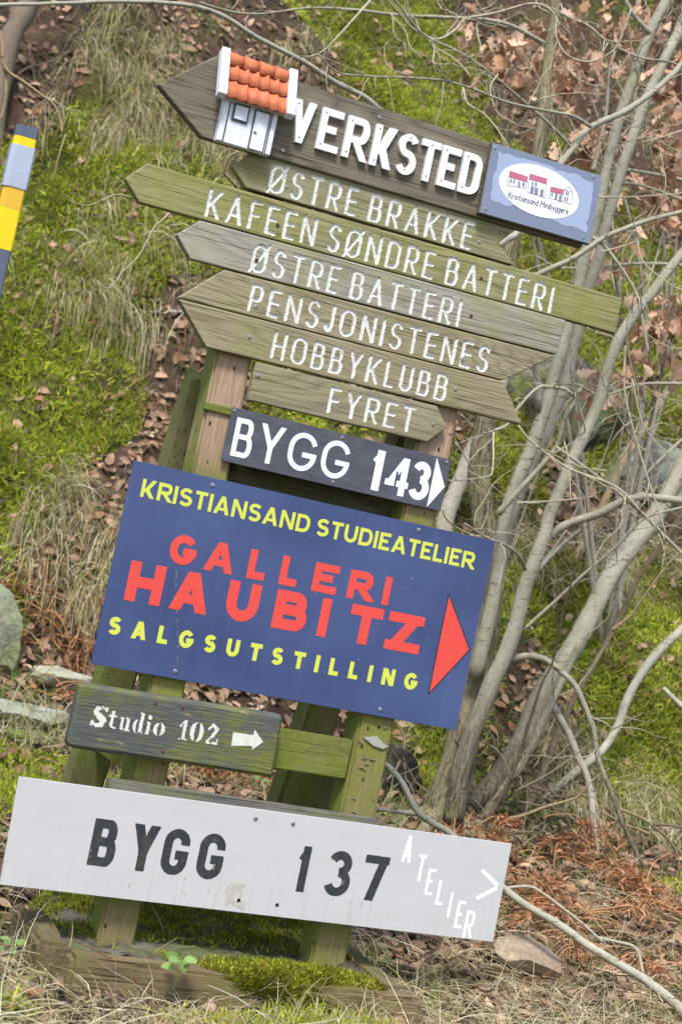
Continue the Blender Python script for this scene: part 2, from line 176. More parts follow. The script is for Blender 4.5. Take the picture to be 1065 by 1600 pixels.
           ('fallen', 'branch', [(0.955, 0.42, 0.275, 0.00497), (1.033, 0.394, 0.297, 0.00476), (1.084, 0.376, 0.281, 0.00462), (1.201, 0.333, 0.221, 0.00426), (1.288, 0.3, 0.168, 0.00399)]),
           ('stick', 'trunk',
            [(0.638, -0.158, 0.025, 0.00523), (0.82, 0.005, 0.03, 0.00566), (0.996, 0.079, 0.028, 0.00603), (1.242, 0.145, 0.037, 0.00655), (1.393, 0.251, 0.042, 0.00689), (1.488, 0.325, 0.044, 0.0071)]),
           ('twigl', 'trunk',
            [(-0.522, 0.4, 2.035, 0.00323), (-0.548, 0.388, 1.999, 0.0027), (-0.568, 0.378, 1.971, 0.00248), (-0.598, 0.352, 1.886, 0.00204), (-0.639, 0.331, 1.826, 0.00175), (-0.672, 0.312, 1.77, 0.00152),
             (-0.71, 0.3, 1.777, 0.00138)]),
           ('twigl', 'branch', [(-0.655, 0.35, 2.033, 0.00264), (-0.702, 0.338, 2.026, 0.00194), (-0.753, 0.322, 1.987, 0.0015), (-0.786, 0.312, 1.97, 0.00128), (-0.832, 0.3, 1.972, 0.00103)]),
           ('twigl', 'branch', [(-0.381, 0.3, 2.131, 0.00445), (-0.413, 0.287, 2.146, 0.00383), (-0.432, 0.278, 2.158, 0.00361), (-0.431, 0.262, 2.196, 0.00328), (-0.413, 0.25, 2.217, 0.00308)]),
           ('logl', 'trunk', [(0.341, 5.195, 3.238, 0.01249), (0.411, 5.172, 3.229, 0.0125), (0.471, 5.143, 3.194, 0.01249), (0.53, 5.03, 3.1, 0.01238)]),
           ('logg', 'trunk', [(0.386, 4.326, 2.184, 0.0098), (0.566, 4.407, 2.243, 0.00996), (0.718, 4.398, 2.28, 0.01002)]),
           ('leftd', 'trunk', [(-0.162, 3.195, 1.042, 0.01117), (-0.124, 3.354, 1.185, 0.00993), (-0.119, 3.477, 1.329, 0.00932), (-0.13, 3.609, 1.414, 0.00907), (-0.113, 3.697, 1.477, 0.00892)]),
           ('leftb', 'trunk', [(-0.283, 3.39, 1.253, 0.00853), (-0.131, 3.388, 1.226, 0.00726), (-0.021, 3.317, 1.185, 0.00664), (0.142, 3.333, 1.138, 0.0061), (0.193, 3.238, 1.066, 0.00571)]),
           ('leftc', 'trunk', [(-0.275, 2.825, 0.696, 0.00793), (-0.163, 2.88, 0.732, 0.00645), (-0.073, 2.94, 0.764, 0.00588), (0.002, 2.984, 0.79, 0.00548)]),
           ('leftf', 'trunk', [(-0.286, 2.48, 0.429, 0.00631), (-0.19, 2.415, 0.403, 0.00583), (-0.119, 2.37, 0.388, 0.00549), (-0.007, 2.34, 0.374, 0.00503)])],
 'tuft': [(0.292, 5.453, 3.609), (0.458, 5.347, 3.415), (0.38, 5.633, 3.785), (0.201, 4.416, 2.278), (0.411, 4.417, 2.263), (0.132, 4.302, 2.153), (3.236, 3.682, 1.476), (3.393, 3.607, 1.477), (3.04, 3.692, 1.473),
          (2.785, 3.491, 1.372), (0.084, 3.445, 1.254), (0.231, 3.282, 1.085), (0.761, 4.47, 2.354), (0.511, 4.553, 2.469), (-0.1, 5.103, 3.14), (0.238, 4.809, 2.735), (1.571, 6.085, 4.363)]}

# ------------------------------------------------------------------ camera, sky, sun, exposure
cam = bpy.data.cameras.new('camera'); cam_o = bpy.data.objects.new('camera', cam); COL.objects.link(cam_o)
CM = np.array(D['cam']['M']); CL = np.array(D['cam']['loc'])
cam_o.matrix_world = Matrix(((CM[0][0], CM[1][0], -CM[2][0], CL[0]), (CM[0][1], CM[1][1], -CM[2][1], CL[1]),
                             (CM[0][2], CM[1][2], -CM[2][2], CL[2]), (0, 0, 0, 1)))
cam.sensor_width = 36.0; cam.lens = 2700/1600*36; cam.clip_start = 0.05; cam.clip_end = 500
cam.dof.use_dof = True; cam.dof.focus_distance = 4.62; cam.dof.aperture_fstop = 5.6; cam.dof.aperture_blades = 7
scene.camera = cam_o
SUN_EL, SUN_AZ = math.radians(56), math.radians(212)
world = bpy.data.worlds.new('World'); scene.world = world; world.use_nodes = True
wn = world.node_tree; bg = wn.nodes['Background']
sky = wn.nodes.new('ShaderNodeTexSky'); sky.sky_type = 'NISHITA'; sky.sun_disc = False
sky.sun_elevation = SUN_EL; sky.sun_rotation = SUN_AZ; sky.air_density = 1.0; sky.dust_density = 2.0; sky.ozone_density = 1.2
wn.links.new(sky.outputs[0], bg.inputs[0]); bg.inputs[1].default_value = 0.115
sun = bpy.data.lights.new('sun', 'SUN'); sun.energy = 2.0; sun.angle = math.radians(12); sun.color = (1, 0.985, 0.96)
sun_o = bpy.data.objects.new('sun', sun); COL.objects.link(sun_o)
sdir = Vector((math.sin(SUN_AZ)*math.cos(SUN_EL), math.cos(SUN_AZ)*math.cos(SUN_EL), math.sin(SUN_EL)))
sun_o.rotation_euler = sdir.to_track_quat('Z', 'Y').to_euler()
vs = scene.view_settings; vs.view_transform = 'Standard'; vs.look = 'None'; vs.gamma = 1; vs.exposure = 1.13

# ------------------------------------------------------------------ helpers
def lin(h, k=1.0):
    h = h.lstrip('#'); o = []
    for i in (0, 2, 4):
        c = int(h[i:i+2], 16)/255
        o.append((c/12.92 if c <= .04045 else ((c+.055)/1.055)**2.4)*k)
    return (*o, 1)
OFF = {}
def mesh_from(V, F, uniform=None):
    me = bpy.data.meshes.new('m')
    V = np.asarray(V, np.float32)
    if isinstance(F, np.ndarray):
        n, k = F.shape
        me.vertices.add(len(V)); me.vertices.foreach_set('co', V.ravel())
        me.loops.add(n*k); me.loops.foreach_set('vertex_index', F.astype(np.int32).ravel())
        me.polygons.add(n); me.polygons.foreach_set('loop_start', np.arange(0, n*k, k, dtype=np.int32))
        me.update(calc_edges=True)
    else:
        me.from_pydata(V.tolist(), [], [list(map(int, f)) for f in F]); me.update()
    return me
def obj(name, V, F, m, parent=None, smooth=False, col=None):
    """link ONE mesh object; V in world metres"""
    off = OFF.get(parent.name, np.zeros(3)) if parent else np.zeros(3)
    me = mesh_from(np.asarray(V, float).reshape(-1, 3)-off, F)
    me.materials.append(m)
    if smooth: me.polygons.foreach_set('use_smooth', np.ones(len(me.polygons), bool))
    if col is not None:
        a = me.color_attributes.new('Col', 'FLOAT_COLOR', 'POINT')
        c = np.ones((len(me.vertices), 4), np.float32); c[:, :3] = col; a.data.foreach_set('color', c.ravel())
    me.name = name
    o = bpy.data.objects.new(name, me); COL.objects.link(o)
    if parent: o.parent = parent; OFF[o.name] = off
    return o
def thing(name, label, cat, loc=(0, 0, 0), group=None):
    o = bpy.data.objects.new(name, None); COL.objects.link(o); o.location = loc; o.empty_display_size = .1
    OFF[o.name] = np.array(loc, float); o['label'] = label; o['category'] = cat
    if group: o['group'] = group
    return o
def tag(o, label=None, cat=None, group=None, kind=None):
    for k, v in (('label', label), ('category', cat), ('group', group), ('kind', kind)):
        if v: o[k] = v
    return o
class MB:
    def __init__(s): s.v = []; s.f = []; s.n = 0
    def add(s, V, F):
        s.v.append(np.asarray(V, float).reshape(-1, 3)); s.f += [[i+s.n for i in f] for f in F]; s.n += len(s.v[-1])
    def build(s, name, m, parent=None, smooth=False):
        return obj(name, np.concatenate(s.v), s.f, m, parent, smooth)
def bm_arrays(bm):
    bm.verts.ensure_lookup_table(); bm.verts.index_update()
    V = [tuple(v.co) for v in bm.verts]; F = [[v.index for v in f.verts] for f in bm.faces]; bm.free(); return V, F
def box(x0, x1, y0, y1, z0, z1, bev=0.0, seg=1):
    bm = bmesh.new(); bmesh.ops.create_cube(bm, size=1)
    for v in bm.verts: v.co = Vector(((x0+x1)/2+v.co.x*(x1-x0), (y0+y1)/2+v.co.y*(y1-y0), (z0+z1)/2+v.co.z*(z1-z0)))
    if bev: bmesh.ops.bevel(bm, geom=bm.edges[:], offset=bev, segments=seg, affect='EDGES')
    return bm_arrays(bm)
def beam(a, b, w, d, bev=.006, up=(0, -1, 0), rough=0.0, seed=0):
    """timber from a to b; w across, d along `up`"""
    a = Vector(a); b = Vector(b); L = (b-a).length
    n = max(2, int(L/.05))
    bm = bmesh.new(); bmesh.ops.create_cube(bm, size=1)
    for v in bm.verts: v.co = Vector((v.co.x*w, v.co.y*d, v.co.z*L))
    bmesh.ops.bevel(bm, geom=bm.edges[:], offset=bev, segments=2, affect='EDGES')
    if rough:
        es = [e for e in bm.edges if abs((e.verts[0].co-e.verts[1].co).z) > L*.5]
        bmesh.ops.subdivide_edges(bm, edges=es, cuts=n, use_grid_fill=True)
        for v in bm.verts:
            s = v.co.z*9+seed*7.3; k = rough*(vnoise(np.array(s), np.array(math.atan2(v.co.y, v.co.x)*1.3+seed), seed)-.5)*2
            v.co.x += float(k)*(1 if v.co.x > 0 else -1); v.co.y += float(k)*.8*(1 if v.co.y > 0 else -1)
            if abs(v.co.z) > L*.49: v.co.z += float(k)*1.5
    z = (b-a).normalized(); y = Vector(up); y = (y-z*y.dot(z)).normalized(); x = y.cross(z)
    R = Matrix((x, y, z)).transposed(); c = (a+b)/2
    for v in bm.verts: v.co = c+R@v.co
    return bm_arrays(bm)
def prism(P, y0, y1, bev=.002):
    """outline P in (x,z), extruded from y0 (front) to y1"""
    bm = bmesh.new(); vs_ = [bm.verts.new((x, y0, z)) for x, z in P]; f = bm.faces.new(vs_)
    r = bmesh.ops.extrude_face_region(bm, geom=[f])
    for e in r['geom']:
        if isinstance(e, bmesh.types.BMVert): e.co.y = y1
    bmesh.ops.recalc_face_normals(bm, faces=bm.faces[:])
    if bev: bmesh.ops.bevel(bm, geom=bm.edges[:], offset=bev, segments=1, affect='EDGES')
    return bm_arrays(bm)
def vnoise(x, y, seed=0):
    xi = np.floor(x).astype(np.int64); yi = np.floor(y).astype(np.int64)
    fx = x - xi; fy = y - yi
    fx = fx*fx*(3-2*fx); fy = fy*fy*(3-2*fy)
    def h(a, b):
        n = (a*374761393 + b*668265263 + seed*974711) & 0x7fffffff
        n = ((n ^ (n >> 13))*1274126177) & 0x7fffffff
        return ((n ^ (n >> 16)) & 0xffff)/65535.0
    return (h(xi, yi)*(1-fx)+h(xi+1, yi)*fx)*(1-fy) + (h(xi, yi+1)*(1-fx)+h(xi+1, yi+1)*fx)*fy
def fbm(x, y, octv=4, seed=0):
    s = 0.0; a = 0.5; t = 0.0
    for i in range(octv):
        s = s + a*vnoise(x*2**i, y*2**i, seed+i*17); t += a; a *= 0.5
    return s/t*2-1
def terrain(x, y):
    x = np.asarray(x, float); y = np.asarray(y, float)
    z = 0.015 + 0.11*np.clip(y-0.1, -2, 2.2)*(y > 0.1) + 0.02*np.clip(y, -3, 0)
    t = y - 2.0 - 0.35*fbm(x*0.5, y*0.5, 2, 5)
    t = np.maximum(t, 0)
    s = 1.05*t*t/(t+0.5)
    lim = 9.5
    s = np.where(s > lim*0.7, lim*0.7 + (lim*0.3)*np.tanh((s-lim*0.7)/(lim*0.3)), s)
    am = np.clip(t/1.2, 0, 1)
    s = s + am*(0.30*fbm(x*0.55, y*0.55, 3, 11) + 0.16*fbm(x*1.7, y*1.7, 3, 23)+0.15*np.abs(fbm(x*3.1, y*3.1, 2, 29)))
    near = np.clip((y-0.5)/1.0, 0, 1)
    s = s + 0.05*fbm(x*2.3, y*2.3, 3, 31)*(0.35+0.65*near) + 0.03*fbm(x*6.0, y*6.0, 2, 47)*(0.25+0.75*near)
    return z + s

def tz(x, y): return float(terrain(x, y))

# ------------------------------------------------------------------ materials
class Mat:
    def __init__(s, name, rough=.7, spec=.3):
        s.m = bpy.data.materials.new(name); s.m.use_nodes = True; s.t = s.m.node_tree; s.b = s.t.nodes['Principled BSDF']
        s.b.inputs['Roughness'].default_value = rough; s.b.inputs['Specular IOR Level'].default_value = spec
        s.tc = s.t.nodes.new('ShaderNodeTexCoord')
    def n(s, t, **k):
        o = s.t.nodes.new(t)
        for a, v in k.items(): setattr(o, a, v)
        return o
    def ln(s, a, b): s.t.links.new(a, b)
    def map(s, scale, loc=(0, 0, 0), rot=(0, 0, 0), src=None):
        m = s.n('ShaderNodeMapping'); m.inputs['Scale'].default_value = scale; m.inputs['Location'].default_value = loc; m.inputs['Rotation'].default_value = rot
        s.ln(src or s.tc.outputs['Object'], m.inputs[0]); return m.outputs[0]
    def noise(s, vec, scale=1, det=4, rough=.55, dist=0):
        o = s.n('ShaderNodeTexNoise'); s.ln(vec, o.inputs['Vector']); o.inputs['Scale'].default_value = scale
        o.inputs['Detail'].default_value = det; o.inputs['Roughness'].default_value = rough; o.inputs['Distortion'].default_value = dist; return o.outputs['Fac']
    def ramp(s, fac, stops):
        r = s.n('ShaderNodeValToRGB'); s.ln(fac, r.inputs[0]); e = r.color_ramp.elements
        while len(e) < len(stops): e.new(.5)
        for i, (p, c) in enumerate(stops): e[i].position = p; e[i].color = c if len(c) == 4 else (*c, 1)
        return r.outputs[0]
    def g(s, fac, a, b): return s.ramp(fac, [(a, (0, 0, 0, 1)), (b, (1, 1, 1, 1))])
    def mix(s, fac, a, b, mode='MIX'):
        m = s.n('ShaderNodeMix', data_type='RGBA', blend_type=mode)
        if isinstance(fac, (int, float)): m.inputs[0].default_value = fac
        else: s.ln(fac, m.inputs[0])
        for i, v in ((6, a), (7, b)):
            if isinstance(v, tuple): m.inputs[i].default_value = v
            else: s.ln(v, m.inputs[i])
        return m.outputs[2]
    def math(s, op, a, b=0.0):
        m = s.n('ShaderNodeMath', operation=op)
        for i, v in ((0, a), (1, b)):
            if isinstance(v, (int, float)): m.inputs[i].default_value = v
            else: s.ln(v, m.inputs[i])
        return m.outputs[0]
    def bump(s, h, strength=.3, dist=.002):
        b = s.n('ShaderNodeBump'); b.inputs['Strength'].default_value = strength; b.inputs['Distance'].default_value = dist
        s.ln(h, b.inputs['Height']); s.ln(b.outputs[0], s.b.inputs['Normal'])
    def out(s, c):
        if isinstance(c, tuple): s.b.inputs['Base Color'].default_value = c
        else: s.ln(c, s.b.inputs['Base Color'])
        return s.m
def mat_wood(name, light, dark, algae='#7d8330', amount=.5, seed=0, axis='X', knots=True, grain=1.0, edge=None):
    m = Mat(name, .82, .2)
    sc = {'X': (2.6, 80, 80), 'Z': (80, 80, 2.6), 'Y': (80, 2.6, 80)}[axis]
    lo = (seed*3.1, seed*1.7, seed*5.3)
    vec = m.map(sc, lo)
    big = m.noise(m.map({'X': (.5, 5, 5), 'Z': (5, 5, .5), 'Y': (5, .5, 5)}[axis], lo), 1.6, 3, .5, .6)
    ct = m.noise(m.map({'X': (.75, 5, 7.5), 'Z': (7.5, 5, .75), 'Y': (7.5, .75, 5)}[axis], lo), 1.15, 2, .45, .35)
    rings = m.math('PINGPONG', m.math('MULTIPLY', ct, 30*grain), 1.0)
    fine = m.noise(vec, 3.2, 5, .65)
    grain_f = m.math('ADD', m.math('MULTIPLY', m.math('POWER', rings, .55), .26), m.math('MULTIPLY', fine, .74))
    c = m.ramp(grain_f, [(.28, lin(dark)), (.52, lin(light, .80)), (.82, lin(light, 1.12))])
    c = m.mix(m.math('MULTIPLY', m.g(big, .35, .7), .35), c, lin(dark))
    # thin dark season-checks along the grain
    ck = m.noise(m.map({'X': (1.3, 110, 110), 'Z': (110, 110, 1.3), 'Y': (110, 1.3, 110)}[axis], lo), 2.0, 2, .5)
    c = m.mix(m.math('MULTIPLY', m.g(ck, .60, .66), .75), c, lin(dark, .35))
    if knots:
        v = m.n('ShaderNodeTexVoronoi', feature='F1'); m.ln(m.map({'X': (3.4, 0, 12), 'Z': (12, 0, 3.4), 'Y': (12, 3.4, 0)}[axis], (seed*2.3+.4, 0, seed*.77)), v.inputs[0]); v.inputs['Scale'].default_value = 1.0
        v.inputs['Randomness'].default_value = 1
        k = m.math('SUBTRACT', 1.0, m.g(v.outputs['Distance'], .05, .13))
        c = m.mix(m.math('MULTIPLY', k, .7), c, lin('#4a3a2a'))
    if amount > 0:
        a1 = m.noise(m.map((1, 1, 1), lo), 5.5, 5, .62); a2 = m.noise(m.map({'X': (3, 30, 30), 'Z': (30, 30, 3), 'Y': (30, 3, 30)}[axis], lo), 2.5, 4, .7)
        a = m.math('ADD', m.math('MULTIPLY', a1, .65), m.math('MULTIPLY', a2, .35))
        t = .72-.34*amount
        f = m.math('MULTIPLY', m.g(a, t-.12, t+.14), .85)
        gcol = m.mix(m.noise(m.map((1, 1, 1), (seed, 4, 2)), 60, 3, .7), lin(algae, .55), lin(algae, 1.25))
        c = m.mix(f, c, gcol)
    m.bump(m.math('ADD', grain_f, m.math('MULTIPLY', m.g(ck, .58, .66), -.8)), .7, .0022)
    return m.out(c)
def mat_paint(name, col, rough=.5, dirt=.25, dirtcol='#6b6a4a', seed=0, scale=9, bump=.15, spec=.35):
    m = Mat(name, rough, spec)
    a = m.noise(m.map((1, 1, 1), (seed, seed*2, 0)), scale, 6, .7); b = m.noise(m.map((1, 1, 1), (seed, 0, seed)), 160, 3, .6)
    c = m.mix(m.math('MULTIPLY', m.g(a, .5, .78), dirt), lin(col), lin(dirtcol))
    c = m.mix(m.math('MULTIPLY', m.g(b, .52, .75), dirt*.8), c, lin(dirtcol))
    m.bump(m.math('ADD', a, m.math('MULTIPLY', b, .5)), bump, .0015)
    return m.out(c)
def mat_attr(name, rough=.75, spec=.2, trans=.25):
    m = Mat(name, rough, spec); a = m.n('ShaderNodeAttribute'); a.attribute_name = 'Col'
    nz = m.noise(m.map((1, 1, 1)), 40, 2); c = m.mix(m.math('MULTIPLY', nz, .35), a.outputs['Color'], (.05, .04, .02, 1))
    m.out(c)
    if trans:
        t = m.n('ShaderNodeBsdfTranslucent'); m.ln(c, t.inputs[0]); x = m.n('ShaderNodeMixShader'); x.inputs[0].default_value = trans
        o = m.t.nodes['Material Output']; m.ln(m.b.outputs[0], x.inputs[1]); m.ln(t.outputs[0], x.inputs[2]); m.ln(x.outputs[0], o.inputs[0])
    return m.m
def mat_metal(name='screw_steel'):
    m = Mat(name, .35, .5); m.b.inputs['Metallic'].default_value = .85
    return m.out(m.mix(m.g(m.noise(m.map((1, 1, 1)), 300, 2), .45, .7), lin('#b9b9b4'), lin('#6d6459')))
def mat_bark(name, base, dark, moss=.15, seed=0, furrow=.0, low=0):
    m = Mat(name, .85, .15)
    g = m.noise(m.map((26, 26, 16), (seed, 0, seed)), 1.8, 6, .65); lent = m.noise(m.map((16, 16, 75), (0, seed, 0)), 1.3, 2, .5)
    big = m.noise(m.map((3, 3, 2), (seed, seed, 0)), 1.4, 3)
    c = m.ramp(g, [(.2, lin(dark)), (.38, lin(base, .88)), (.8, lin(base, 1.12))])
    c = m.mix(m.math('MULTIPLY', m.g(lent, .63, .68), .7), c, lin(dark, .5))
    c = m.mix(m.math('MULTIPLY', m.g(big, .5, .75), .5), c, lin('#77764f'))
    li = m.noise(m.map((1, 1, .6), (seed, 3, 0)), 24, 6, .75); c = m.mix(m.math('MULTIPLY', m.g(li, .56, .64), .45), c, lin(base, 1.35)); c = m.mix(m.math('MULTIPLY', m.g(li, .30, .40), -.45), c, c) if False else m.mix(m.math('MULTIPLY', m.math('SUBTRACT', 1.0, m.g(li, .34, .42)), .55), c, lin(dark, .7))
    if furrow:
        f = m.noise(m.map((55, 55, 5), (seed, 1, 0)), 1.5, 4, .65, 1.2); c = m.mix(m.math('MULTIPLY', m.g(f, .48, .60), furrow), c, lin('#3b3227'))
        g = m.math('SUBTRACT', g, m.math('MULTIPLY', f, 1.5))
    if low:
        sz = m.n('ShaderNodeSeparateXYZ'); m.ln(m.tc.outputs['Object'], sz.inputs[0]); lf = m.math('SUBTRACT', 1.0, m.g(m.math('ADD', sz.outputs[2], m.math('MULTIPLY', big, .3)), .3, .85))
        f = m.noise(m.map((70, 70, 6), (seed, 1, 0)), 1.5, 5, .7, 1.2); ff = m.math('MULTIPLY', lf, m.g(f, .42, .58)); c = m.mix(m.math('MULTIPLY', lf, .5), c, lin('#7d6f52')); c = m.mix(m.math('MULTIPLY', ff, .85), c, lin('#342b21')); g = m.math('SUBTRACT', g, m.math('MULTIPLY', ff, 2.2))
    if moss: c = m.mix(m.math('MULTIPLY', m.g(m.noise(m.map((5, 5, 4), (0, 0, seed)), 1.5, 5), .55, .7), moss), c, lin('#6f7a2c'))
    m.bump(m.math('ADD', g, m.math('MULTIPLY', lent, -.4)), .5, .004)
    return m.out(c)
def mat_rock(name, a, b, lichen, moss=.4, seed=0):
    m = Mat(name, .9, .15)
    n1 = m.noise(m.map((1, 1, 1), (seed, 0, 0)), 9, 8, .65); n2 = m.noise(m.map((1, 1, 1), (0, seed, 0)), 4, 6, .6)
    c = m.ramp(n1, [(.34, lin(a, .7)), (.5, lin(a)), (.66, lin(b, 1.1))]); n4 = m.noise(m.map((1, 1, 1), (seed, seed, 0)), 26, 6, .7); c = m.mix(m.math('MULTIPLY', m.g(m.math('ADD', m.math('MULTIPLY', n2, .6), m.math('MULTIPLY', n4, .4)), .48, .56), .75), c, lin(lichen)); c = m.mix(m.math('MULTIPLY', m.g(n4, .58, .66), .5), c, lin(a, .4))
    n3 = m.noise(m.map((1, 1, 1), (2, 0, seed)), 3, 7, .7); c = m.mix(m.math('MULTIPLY', m.g(n3, .5, .62), moss), c, lin('#6f7f28'))
    m.bump(m.math('ADD', n1, m.math('MULTIPLY', n4, .5)), 1.0, .03); return m.out(c)
M_SCREW = mat_metal()
M_DARK = mat_paint('screw_hole', '#1d1b18', .9, 0)
M_WHITE = mat_paint('white_wood_paint', '#e9eaee', .45, .14, '#8b8d80', 1, 14)
mr = Mat('routed_white_paint', .85, .2); r1 = mr.noise(mr.map((1, 1, 1)), 38, 5, .7); r2 = mr.noise(mr.map((1, 1, 1)), 230, 3, .7); r3_ = mr.noise(mr.map((30, 1, 260)), 1, 3, .6)
cr = mr.mix(mr.math('MULTIPLY', mr.g(r2, .50, .66), .55), lin('#dadad4'), lin('#8f8c7c')); cr = mr.mix(mr.math('MULTIPLY', mr.g(mr.math('ADD', mr.math('MULTIPLY', r1, .7), mr.math('MULTIPLY', r3_, .3)), .55, .66), .7), cr, lin('#857d66'))
mr.bump(r2, .8, .002); M_ROUTE = mr.out(cr)
M_BLACK = mat_paint('black_paint', '#26262a', .5, .1)

# ------------------------------------------------------------------ lettering: signed distance fields and marching squares
def arc(cx, cy, rx, ry, a0, a1, n=14):
    t = np.radians(np.linspace(a0, a1, n)); return [(cx+rx*math.cos(a), cy+ry*math.sin(a)) for a in t]
def glyph(ch, k=.5):
    """centre-line strokes in the unit box: (points, extend_start, extend_end); k = arc height"""
    L = lambda *p, s=1, e=1: (list(p), s, e)
    K = min(k, .5)
    O = [(arc(.5, 1-K, .5, K, 0, 180)+arc(.5, K, .5, K, 180, 360)+[(1, 1-K)], 0, 0)]
    S = [(arc(.5, .76, .48, .24, 25, 270, 18)+arc(.5, .26, .5, .26, 90, -155, 18)[1:], 0, 0)]
    bowl = lambda y0, y1, xr: ([(0, y1)]+arc(xr-min((y1-y0)/2, .45), (y0+y1)/2, min((y1-y0)/2, .45)+0.0, (y1-y0)/2, 90, -90)+[(0, y0)], 0, 0)
    st = L((0, 0), (0, 1))
    g = {
     'A': [L((0, 0), (.5, 1)), L((1, 0), (.5, 1)), L((.17, .3), (.83, .3), s=0, e=0)],
     'B': [st, bowl(.53, 1, .9), bowl(0, .53, 1)],
     'D': [st, ([(0, 1)]+[(.5, 1)]+arc(.5, 1-K, .5, K, 90, 0)+arc(.5, K, .5, K, 0, -90)+[(0, 0)], 0, 0)],
     'E': [st, L((0, 1), (1, 1), s=0), L((0, .52), (.9, .52), s=0, e=0), L((0, 0), (1, 0), s=0)],
     'F': [st, L((0, 1), (1, 1), s=0), L((0, .5), (.88, .5), s=0, e=0)],
     'G': [((arc(.5, .5, .5, .5, 38, 350, 26) if K > .42 else [(1, .70)]*(1-K > .72)+arc(.5, 1-K, .5, K, 0 if 1-K > .72 else 20, 180)+arc(.5, K, .5, K, 180, 360)+[(1, .42)]), 0, 0), L((1, .42), (.5, .42), e=0)],
     'H': [st, L((1, 0), (1, 1)), L((0, .5), (1, .5), s=0, e=0)],
     'I': [L((.5, 0), (.5, 1))],
     'J': [([(1, 1.25), (1, .3)]+arc(.5, .3, .5, .3, 0, -165), 0, 0)],
     'K': [st, L((0, .36), (1, 1), s=0), L((.3, .55), (1, 0), s=0)],
     'L': [st, L((0, 0), (1, 0), s=0)],
     'N': [st, L((1, 0), (1, 1)), L((0, 1), (1, 0))],
     'M': [st, L((1, 0), (1, 1)), L((0, 1), (.5, .3), e=0), L((1, 1), (.5, .3), e=0)],
     'O': O, 'Ø': O+[L((-.12, -.06), (1.12, 1.06), s=0, e=0)], '0': O,
     'P': [st, bowl(.44, 1, 1)],
     'R': [st, bowl(.46, 1, 1), L((.42, .46), (1, 0), s=0)],
     'S': S,
     'T': [L((.5, 0), (.5, 1)), L((0, 1), (1, 1))],
     'U': [([(0, 1.25)]+[(0, K)]+arc(.5, K, .5, K, 180, 360)+[(1, 1.25)], 0, 0)],
     'V': [L((0, 1), (.5, 0)), L((1, 1), (.5, 0))],
     'Y': [L((.5, 0), (.5, .45), e=0), L((.5, .45), (0, 1), s=0), L((.5, .45), (1, 1), s=0)],
     'Z': [L((0, 1), (1, 1)), L((0, 0), (1, 0)), L((0, 0), (1, 1))],
     '1': [L((.75, 0), (.75, 1)), L((.7, .92), (0, .72), s=0, e=0)],
     '2': [(arc(.5, .72, .5, .28, 165, -35)+[(0, 0)], 0, 0), L((0, 0), (1, 0))],
     '3': [(arc(.47, .77, .45, .23, 160, -90, 16), 0, 0), (arc(.48, .27, .52, .27, 90, -160, 16), 0, 0)],
     '4': [L((.72, 0), (.72, 1)), L((.72, 1), (0, .3), s=0, e=0), L((0, .27), (1.05, .27), s=0, e=0)],
     '7': [L((0, 1), (1, 1)), L((1, 1), (.28, 0))],
    }
    return g[ch]
WID = dict(A=.72, B=.62, D=.66, E=.54, F=.52, G=.72, H=.66, I=.0, J=.42, K=.64, L=.5, N=.68, M=.8, O=.72, P=.58, R=.62, S=.58, T=.6, U=.64, V=.7, Y=.66, Z=.58)
WID['Ø'] = .72; WID.update({'1': .36, '3': .56, '4': .62, '7': .54, '0': .6, '2': .56})
CLIPX = set('EFLTZ7G')
def seg_d(X, Z, a, b):
    dx, dz = b[0]-a[0], b[1]-a[1]; l2 = dx*dx+dz*dz+1e-12
    t = np.clip(((X-a[0])*dx+(Z-a[1])*dz)/l2, 0, 1); return np.hypot(X-a[0]-t*dx, Z-a[1]-t*dz)
def seg_box(X, Z, a, b, w):
    dx, dz = b[0]-a[0], b[1]-a[1]; l = math.hypot(dx, dz)+1e-9; dx /= l; dz /= l
    u = (X-a[0])*dx+(Z-a[1])*dz-l/2; v = -(X-a[0])*dz+(Z-a[1])*dx
    qx = np.abs(u)-l/2; qz = np.abs(v)-w/2
    return np.hypot(np.maximum(qx, 0), np.maximum(qz, 0))+np.minimum(np.maximum(qx, qz), 0)
def rect_d(X, Z, x0, x1, z0, z1):
    qx = np.abs(X-(x0+x1)/2)-(x1-x0)/2; qz = np.abs(Z-(z0+z1)/2)-(z1-z0)/2
    return np.hypot(np.maximum(qx, 0), np.maximum(qz, 0))+np.minimum(np.maximum(qx, qz), 0)
def poly_d(X, Z, P):
    d = np.full(X.shape, 1e9); ins = np.zeros(X.shape, bool); n = len(P)
    for i in range(n):
        a, b = P[i], P[(i+1) % n]; d = np.minimum(d, seg_d(X, Z, a, b))
        c = (a[1] > Z) != (b[1] > Z)
        if a[1] != b[1]: ins ^= c & (X < (b[0]-a[0])*(Z-a[1])/(b[1]-a[1])+a[0])
    return np.where(ins, -d, d)
def stroke_poly(P, w):
    P = [P[0]]+[b for a, b in zip(P, P[1:]) if abs(a[0]-b[0])+abs(a[1]-b[1]) > 1e-5]
    P = np.array(P, float); n = len(P); t = unit2(np.diff(P, axis=0)); N = np.zeros_like(P)
    for i in range(n):
        a = t[max(i-1, 0)]; b = t[min(i, n-2)]; m = a+b; m = m/(np.linalg.norm(m)+1e-9); k = 1/max(.45, float(m@b)); N[i] = np.array([-m[1], m[0]])*k
    return [tuple(p) for p in P+N*w/2]+[tuple(p) for p in (P-N*w/2)[::-1]]
def unit2(v): return v/(np.linalg.norm(v, axis=-1, keepdims=True)+1e-9)
def diag(x0, x1, h0, h1, k): return [(x0, h0), (x0+k, h0), (x1+k, h1), (x1, h1)]
